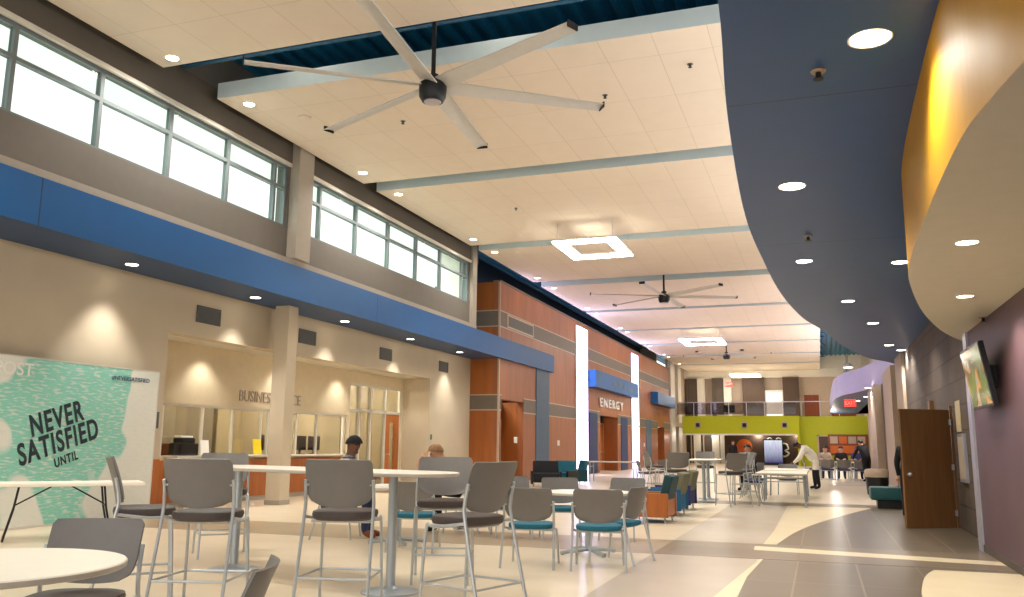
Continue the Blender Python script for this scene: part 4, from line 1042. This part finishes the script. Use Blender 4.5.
for k, (y, lab) in enumerate(((17.7, 'dark monitor behind the yellow card on the office counter'), (19.1, 'black monitor on the office counter just right of the column'), (19.75, 'black monitor on the office counter, farthest right'))):
    t = thing('desktop_monitor', lab, 'monitor', (XB - .22, y, CT))
    bm = B(); box(bm, (-.02, -.26, .1), (.02, .26, .46), .006); obj('screen', bm, M['screen_black'], t)
    bm = B(); box(bm, (-.015, -.03, 0), (.012, .03, .12)); box(bm, (-.08, -.12, 0), (.08, .12, .012)); obj('stand', bm, M['black'], t)
# paper napkin on bar table, items on pair's table
t = atz(420, 476, 1.075)
bm = B(); slab(bm, [(-.09, -.07), (.09, -.07), (.09, .07), (-.09, .07)], 0, .03, .004)
o = obj('napkin_box', bm, M['white']); o.location = (pt.x - .1, pt.y - .2, .741); tag(o, 'white paper stack on the low table between the seated pair', 'paper')
# under balcony: machine, orange disc, curled emblem, exit signs, menu board
a = aty(774, 465, 69.6)
t = thing('vending_machine', 'glowing blue-white lit display machine against the dark wall under the balcony', 'machine', (a.x, 69.75, 0))
bm = B(); box(bm, (-.72, -.35, 0), (.72, .28, 1.95), .02); obj('cabinet', bm, M['screen_black'], t)
bm = B(); box(bm, (-.66, -.365, .2), (.66, -.351, 1.88)); obj('lit_front', bm, M['vend'], t)
a = aty(774, 439.5, 70.0)
t = thing('emblem_sign', 'white emblem on the dark wall directly above the lit machine', 'sign', (a.x, 70.12, a.z))
bm = B()
for s in (-1, 1): tube(bm, catmull([(s * .1, 0, -.1), (s * .3, 0, .12), (s * .5, 0, 0), (s * .3, 0, -.1)], 4), .06, 6)
tube(bm, [(-.12, 0, -.05), (.12, 0, -.05)], .06, 6); obj('emblem_shape', bm, M['white'], t)
a = aty(785, 450, 70.0)
t = thing('emblem_sign', 'white curled emblem on the dark wall right of the lit machine', 'sign', (a.x, 70.12, a.z))
bm = B(); tube(bm, catmull([(-.25, 0, .5), (.1, 0, .45), (.25, 0, .1), (-.0, 0, -.05), (.28, 0, -.25), (.0, 0, -.5), (-.25, 0, -.4)], 4), .07, 6); obj('emblem_shape', bm, M['white'], t)
a = aty(744, 447, 70.0)
t = thing('disc_sign', 'round orange disc on the dark wall under the balcony', 'sign', (a.x, 70.18, a.z))
bm = B(); lathe(bm, [(.62, 0), (.62, .05), (.58, .06)], 28); bmesh.ops.transform(bm, matrix=Matrix.Rotation(PI / 2, 4, 'X'), verts=bm.verts[:]); obj('disc_plate', bm, M['orange'], t, True)
def exit_sign(label, p, X=None, rz=0):
    t = thing('exit_sign', label, 'sign', p, rz)
    bm = B(); box(bm, (-.26, -.03, -.17), (.26, .03, .17), .008); obj('sign_case', bm, M['exit'], t)
    text('lettering', 'EXIT', .24, M['white'], t, Matrix.Translation((0, -.034, 0)) @ FACE_NY, .002, .004)
    bm = B(); tube(bm, [(0, 0, .17), (0, 0, .34)], .012); obj('hanger', bm, M['silver'], t)
a = aty(850, 401, 43.5); exit_sign('red lit exit sign hanging under the far lavender soffit', (a.x, 43.5, 3.42))
sbox('trim_exit', (a.x - .03, 43.47, 3.75), (a.x + .03, 43.53, 3.76), M['silver'])
a = aty(721, 386, 66.0); exit_sign('small red lit exit sign over the upper storey left of the dark piers', (a.x, 72.2, 6.4))
a = aty(848, 445, YB + 1)
t = thing('menu_board', 'brown menu board with picture panels on the lime wall behind the crowded table', 'sign', (a.x, YB + .98, a.z))
bm = B(); box(bm, (-1.35, -.06, -.75), (1.35, 0, .75), .01); obj('board', bm, M['red_brown'], t)
for k in range(4):
    bm = B(); box(bm, (-1.2 + k * .62, -.075, .1), (-.68 + k * .62, -.06, .6)); obj('picture_panel', bm, M[['pilaster', 'orange', 'letter', 'pilaster'][k]], t)
bm = B(); box(bm, (-1.2, -.075, -.6), (1.2, -.06, -.05)); obj('lower_panel', bm, M['orange'], t)
a = aty(826, 458, YB + 1)
sbox('door_9', (a.x - .42, YB + .95, 0), (a.x + .42, YB + .995, 2.15), M['brown_wall'])
sbox('trim_door_far', (a.x - .55, YB + .97, 0), (a.x - .42, YB + 1.0, 2.25), M['pilaster'])
sbox('trim_door_far', (a.x - .55, YB + .97, 2.15), (a.x + .45, YB + 1.0, 2.25), M['pilaster'])
# cctv on upper level
a = aty(727, 407, YB + .8)
t = thing('monitor_cart', 'dark screen with pale stand behind the balcony railing', 'monitor', (a.x, YB + 1.0, zb1 - .5))
bm = B(); box(bm, (-.3, -.05, .8), (.55, .05, 1.35), .02); obj('screen', bm, M['screen_black'], t)
bm = B(); box(bm, (-.75, -.2, .5), (.2, .2, .62), .01); box(bm, (-.1, -.08, 0), (0.1, .08, .8)); obj('stand', bm, M['white'], t)

# ------------------------------------------------------------------ fans, lights, ceiling fittings
def fan(label, c, rz, rad=2.62):
    t = thing('ceiling_fan', label, 'ceiling fan', c, rz)
    bm = B(); lathe(bm, [(.08, -.26), (.16, -.25), (.2, -.18), (.21, -.05), (.21, .02), (.16, .06), (.06, .08)], 28); obj('motor_housing', bm, M['black'], t, True)
    bm = B(); lathe(bm, [(.05, -.275), (.12, -.27), (.13, -.255)], 24); obj('hub_cover', bm, M['silver'], t, True)
    top = DK - .14 - c[2]
    bm = B(); tube(bm, [(0, 0, .06), (0, 0, top)], .035, 10); lathe(bm, [(.09, .1), (.1, .13), (.09, .17)], 14); obj('down_rod', bm, M['black'], t, True)
    for k in range(6):
        a = k * PI / 3; m4 = Matrix.Rotation(a, 4, 'Z')
        bm = B()
        def fn(u, v):
            r = .2 + (rad - .2) * u; w = .14 - .03 * u; s = 2 * v - 1; tw = -.30 + .14 * u
            return (r, s * w * math.cos(tw), s * w * math.sin(tw) + .02 * (1 - s * s)), (0, -math.sin(tw), math.cos(tw))
        shell(bm, fn, 10, 6, .016); bmesh.ops.transform(bm, matrix=m4, verts=bm.verts[:])
        b = obj('blade', bm, M['fan_blade'], t, True)
        bm = B(); box(bm, (rad, -.1, -.03), (rad + .02, .1, .06), .004); bmesh.ops.transform(bm, matrix=m4, verts=bm.verts[:]); obj('blade_tip', bm, M['black'], b)
fc = atz(433, 86, 6.62); tp = atz(607, 108, 6.62); fan('large six-bladed ceiling fan nearest the camera', (fc.x, fc.y, 6.62), math.atan2(tp.y - fc.y, tp.x - fc.x), 2.72)
fc2 = atz(664, 296, 6.72); fan('six-bladed ceiling fan between the two square ring lights', (fc2.x, fc2.y, 6.72), math.atan2(atz(640, 282, 6.72).y - fc2.y, atz(640, 282, 6.72).x - fc2.x), 2.7)
fc3 = atz(726.5, 355, 6.7); fan('farthest visible six-bladed ceiling fan beyond the second ring light', (fc3.x, fc3.y, 6.7), D2(-5), 2.55)
def ring_light(label, c, sx, sy, z):
    t = thing('ring_light', label, 'ceiling light', (c[0], c[1], z), 0, 'square ring lights')
    w = .32
    bm = B(); holed(bm, -sx / 2, sx / 2, -sy / 2, sy / 2, [(-sx / 2 + w, sx / 2 - w, -sy / 2 + w, sy / 2 - w)], lambda b, a, c_, d, e: box(b, (a, d, 0), (c_, e, .05))); obj('lens', bm, M['ring'], t)
    bm = B(); holed(bm, -sx / 2, sx / 2, -sy / 2, sy / 2, [(-sx / 2 + w, sx / 2 - w, -sy / 2 + w, sy / 2 - w)], lambda b, a, c_, d, e: box(b, (a, d, .051), (c_, e, .1))); obj('housing', bm, M['white_metal'], t)
    for i, (u, v) in enumerate(((-1, -1), (1, -1), (1, 1), (-1, 1))):
        bm = B(); tube(bm, [(u * (sx / 2 - .12), v * (sy / 2 - .12), .1), (u * (sx / 2 - .12), v * (sy / 2 - .12), DK - .1 - z)], .006, 6); obj('hanging_wire', bm, M['silver'], t)
ring_light('bright square ring light hanging nearest the camera', (-5.9, 23.5), 1.82, 2.3, 6.9)
ring_light('bright square ring light hanging between the second and third fans', (-5.7, 46.8), 2.2, 2.8, 6.9)
ring_light('bright square ring light hanging farthest down the hall', (-5.3, 70.0), 2.2, 2.6, 6.9)
def spot(p, e, ang=140, blend=.7, col=(1, .955, .885), r=.08):  # also serves added fill spots that have no fitting
    l = bpy.data.lights.new('downlight_and_fill_spot', 'SPOT'); l.energy = e; l.spot_size = D2(ang); l.spot_blend = blend; l.color = col; l.shadow_soft_size = r
    o = bpy.data.objects.new('downlight_and_fill_spot', l); C.objects.link(o); o.location = p; return o
def downlight(p, r, label, group, e, ang=130):
    t = thing('downlight', label, 'downlight', p, 0, group)
    bm = B(); n = 24
    lathe(bm, [(r * 1.0, -.002), (r * 1.12, -.008), (r * 1.14, -.001)], n); obj('trim_ring', bm, M['white_metal'], t, True)
    bm = B(); lathe(bm, [(r, -.0065), (r * .98, -.001)], n); obj('lens', bm, M['lamp'], t)
    if e: spot((p[0], p[1], p[2] - .06), e * 1.9, ang)
O = ['first', 'second', 'third', 'fourth', 'fifth', 'sixth', 'seventh', 'eighth', 'ninth', 'tenth', 'eleventh', 'twelfth', 'thirteenth', 'fourteenth', 'fifteenth', 'sixteenth', 'seventeenth', 'eighteenth', 'nineteenth', 'twentieth']
for k, y in enumerate((11.26, 14.7, 18.3, 21.95, 25.55)):
    downlight((-10.93, y, ZS), .1, 'round recessed downlight in the blue left soffit, %s from the banner end' % O[k], 'downlights in the blue soffit', 85, 84)
spot((-10.93, 7.8, ZS - .06), 160, 84)
k = 0
for a, b_ in PAN[:9]:
    for y in ((a + .4, b_ - .75) if a > 0 else (b_ - .25,)):
        downlight((-9.7, y, ZC), .1, 'recessed downlight along the left edge of the white ceiling panels, %s from the camera' % O[k], 'downlights at the ceiling panels left edge', 110 if a < 20 else 12, 140); k += 1
for k, (px, py, r) in enumerate(((870, 38, .115), (792, 186, .115), (804, 261, .1), (900, 262, .1), (848, 301, .1), (873, 323, .1), (889, 345, .1), (901, 350, .1))):
    p = atz(px, py, 3.75); downlight((p.x, p.y, 3.75), r, 'round recessed downlight in the navy soffit, %s from the camera' % O[k], 'downlights in the navy soffit', 64, 140)
for k, (px, py) in enumerate(((967, 242), (965, 296))):
    p = atz(px, py, 2.85); downlight((p.x, p.y, 2.85), .075, ['round recessed downlight in the tan drum ceiling, nearer of the two', 'round recessed downlight in the tan drum ceiling, farther of the two'][k], 'downlights in the tan drum ceiling', 50, 140)
for k, (px, py) in enumerate(((868, 388), (866, 397), (858, 401))):
    p = atz(px, py, 3.74); downlight((p.x, p.y, 3.75), .12, 'downlight in the far lavender-edged soffit, %s from the camera' % O[k], 'downlights in the far soffit', 150, 140)
for k, (px, py) in enumerate(((848, 367.5), (847, 375.5))):
    p = atz(px, py, 7.0)
    t = thing('pendant_light', ['bright round pendant light under the teal deck, nearer of two', 'bright round pendant light under the teal deck, farther of two'][k], 'ceiling light', (p.x, p.y, 7.0), 0, 'pendants under the teal deck')
    bm = B(); lathe(bm, [(.32, 0), (.34, .1), (.2, .3)], 20); obj('lamp_shade', bm, M['white'], t, True)
    bm = B(); lathe(bm, [(.3, -.01), (.31, -.002)], 20); obj('lens', bm, M['lamp'], t)
    bm = B(); tube(bm, [(0, 0, .3), (0, 0, DK - .1 - 7.0)], .012); obj('rod', bm, M['black'], t)
for k, (px, py, z, lab) in enumerate(((403, 121, ZC, 'tiny dark ceiling sprinkler left below the near fan'), (605, 95, ZC, 'tiny dark ceiling sprinkler right of the near fan'), (690, 64, ZC, 'tiny dark ceiling sprinkler near the navy soffit edge'), (516, 208, ZC, 'tiny dark ceiling sprinkler on the third white panel'), (818, 71, 3.75, 'brass sprinkler head in the navy soffit beside its nearest downlight'), (808, 236, 3.75, 'dark sprinkler head in the navy soffit past its second downlight'), (983, 317, 2.85, 'dark sprinkler head in the tan drum ceiling'))):
    p = atz(px, py, z)
    t = thing('ceiling_sprinkler', lab, 'sprinkler', (p.x, p.y, z), 0)
    bm = B(); lathe(bm, [(.05, -.002), (.045, -.012)], 14); obj('escutcheon', bm, M['letter'] if z < 5 else M['grille'], t)
    bm = B(); lathe(bm, [(.018, -.012), (.018, -.05), (.034, -.055), (.034, -.06)], 10); obj('sprinkler_head', bm, M['black'], t)
p = atz(305, 117, ZC)
bm = B(); lathe(bm, [(.12, -.002), (.12, -.03), (.09, -.045)], 18); o = obj('ceiling_speaker', bm, M['tile'], None, True); o.location = (p.x, p.y, ZC); tag(o, 'flat round white speaker in the white ceiling above the clerestory', 'speaker')

# ------------------------------------------------------------------ light
def area(name, p, rot, sx, sy, e, col=(1, 1, 1)):
    l = bpy.data.lights.new(name, 'AREA'); l.shape = 'RECTANGLE'; l.size = sx; l.size_y = sy; l.energy = e; l.color = col
    o = bpy.data.objects.new(name, l); C.objects.link(o); o.location = p; o.rotation_euler = rot; return o
# soft daylight from high outside the clerestory
def aim(o, tgt): o.rotation_euler = (Vector(tgt) - o.location).to_track_quat('-Z', 'Y').to_euler()
for y0 in (9.5, 20.0):
    l = area('clerestory_daylight', (-17, y0, 15.5), (0, 0, 0), 6, 9, 5200, (1, .985, .96)); aim(l, (XC, y0, 6.4))
# unseen uplights: wood wall cove, plus added ceiling fill above fascia and right soffits
area('cove_and_fill_uplight', (-10.9, 15, 5.05), (PI, D2(25), 0), .25, 24, 0, (1, .95, .85))
area('cove_and_fill_uplight', (-10.65, 44, ZW + .12), (PI, D2(40), 0), .2, 30, 260, (.66, .6, 1))
area('cove_and_fill_uplight', (1.6, 14, 4.8), (PI, D2(-30), 0), .4, 24, 520, (1, .95, .9))
area('cove_and_fill_uplight', (1.8, 46, 4.85), (PI, D2(-30), 0), .4, 30, 500, (1, .93, .96))
def point(p, e, r=.25, col=(1, .92, .8)):  # unseen lamps, mostly added fill without fittings
    l = bpy.data.lights.new('room_fill_lamp', 'POINT'); l.energy = e; l.color = col; l.shadow_soft_size = r
    o = bpy.data.objects.new('room_fill_lamp', l); C.objects.link(o); o.location = p
for y in (14.6, 19.4): point((XB - 1.6, y, 3.0), 170)
point((XB - 1.6, 22.8, 3.0), 130)
for y in (14.9, 17.6, 20.4, 23.4): spot((XB + .4, y, zr - .05), 55, 110)
for a, b_ in PAN[1:9]:
    for x in (-7.2, -2.6): spot((x, (a + b_) / 2, ZC - .03), 520, 110)  # added fill under the panel centres, no fittings there
for y in (20, 34, 48): point((2.6, y, 5.6), 170, .3)  # added fill hidden above the soffits, brightens the deck
for x in (-8, -4.5): point((x, 11.45, 8.2), 12, .1)  # added fill inside the first roof gap
for x in (-8.0, -3.5): spot((x, 6.0, ZC - .03), 620, 110)  # added fill for the near floor, no fittings there
for y in (61.5, 64.0): point((.9, y, 3.0), 80, .1)  # added fill to lift the dark right lime wall
for x in (-8.5, -4.5, -1.5): point((x, 70.0 if x > -7 else 71.5, 2.3), 60, .15)
for x in (-8, -3, 1.5): point((x, 69.5, 5.2), 70, .2)
w = bpy.data.worlds.new('world'); bpy.context.scene.world = w; w.use_nodes = True
bg = w.node_tree.nodes['Background']; bg.inputs[0].default_value = (1, .985, .955, 1); bg.inputs[1].default_value = 1.5
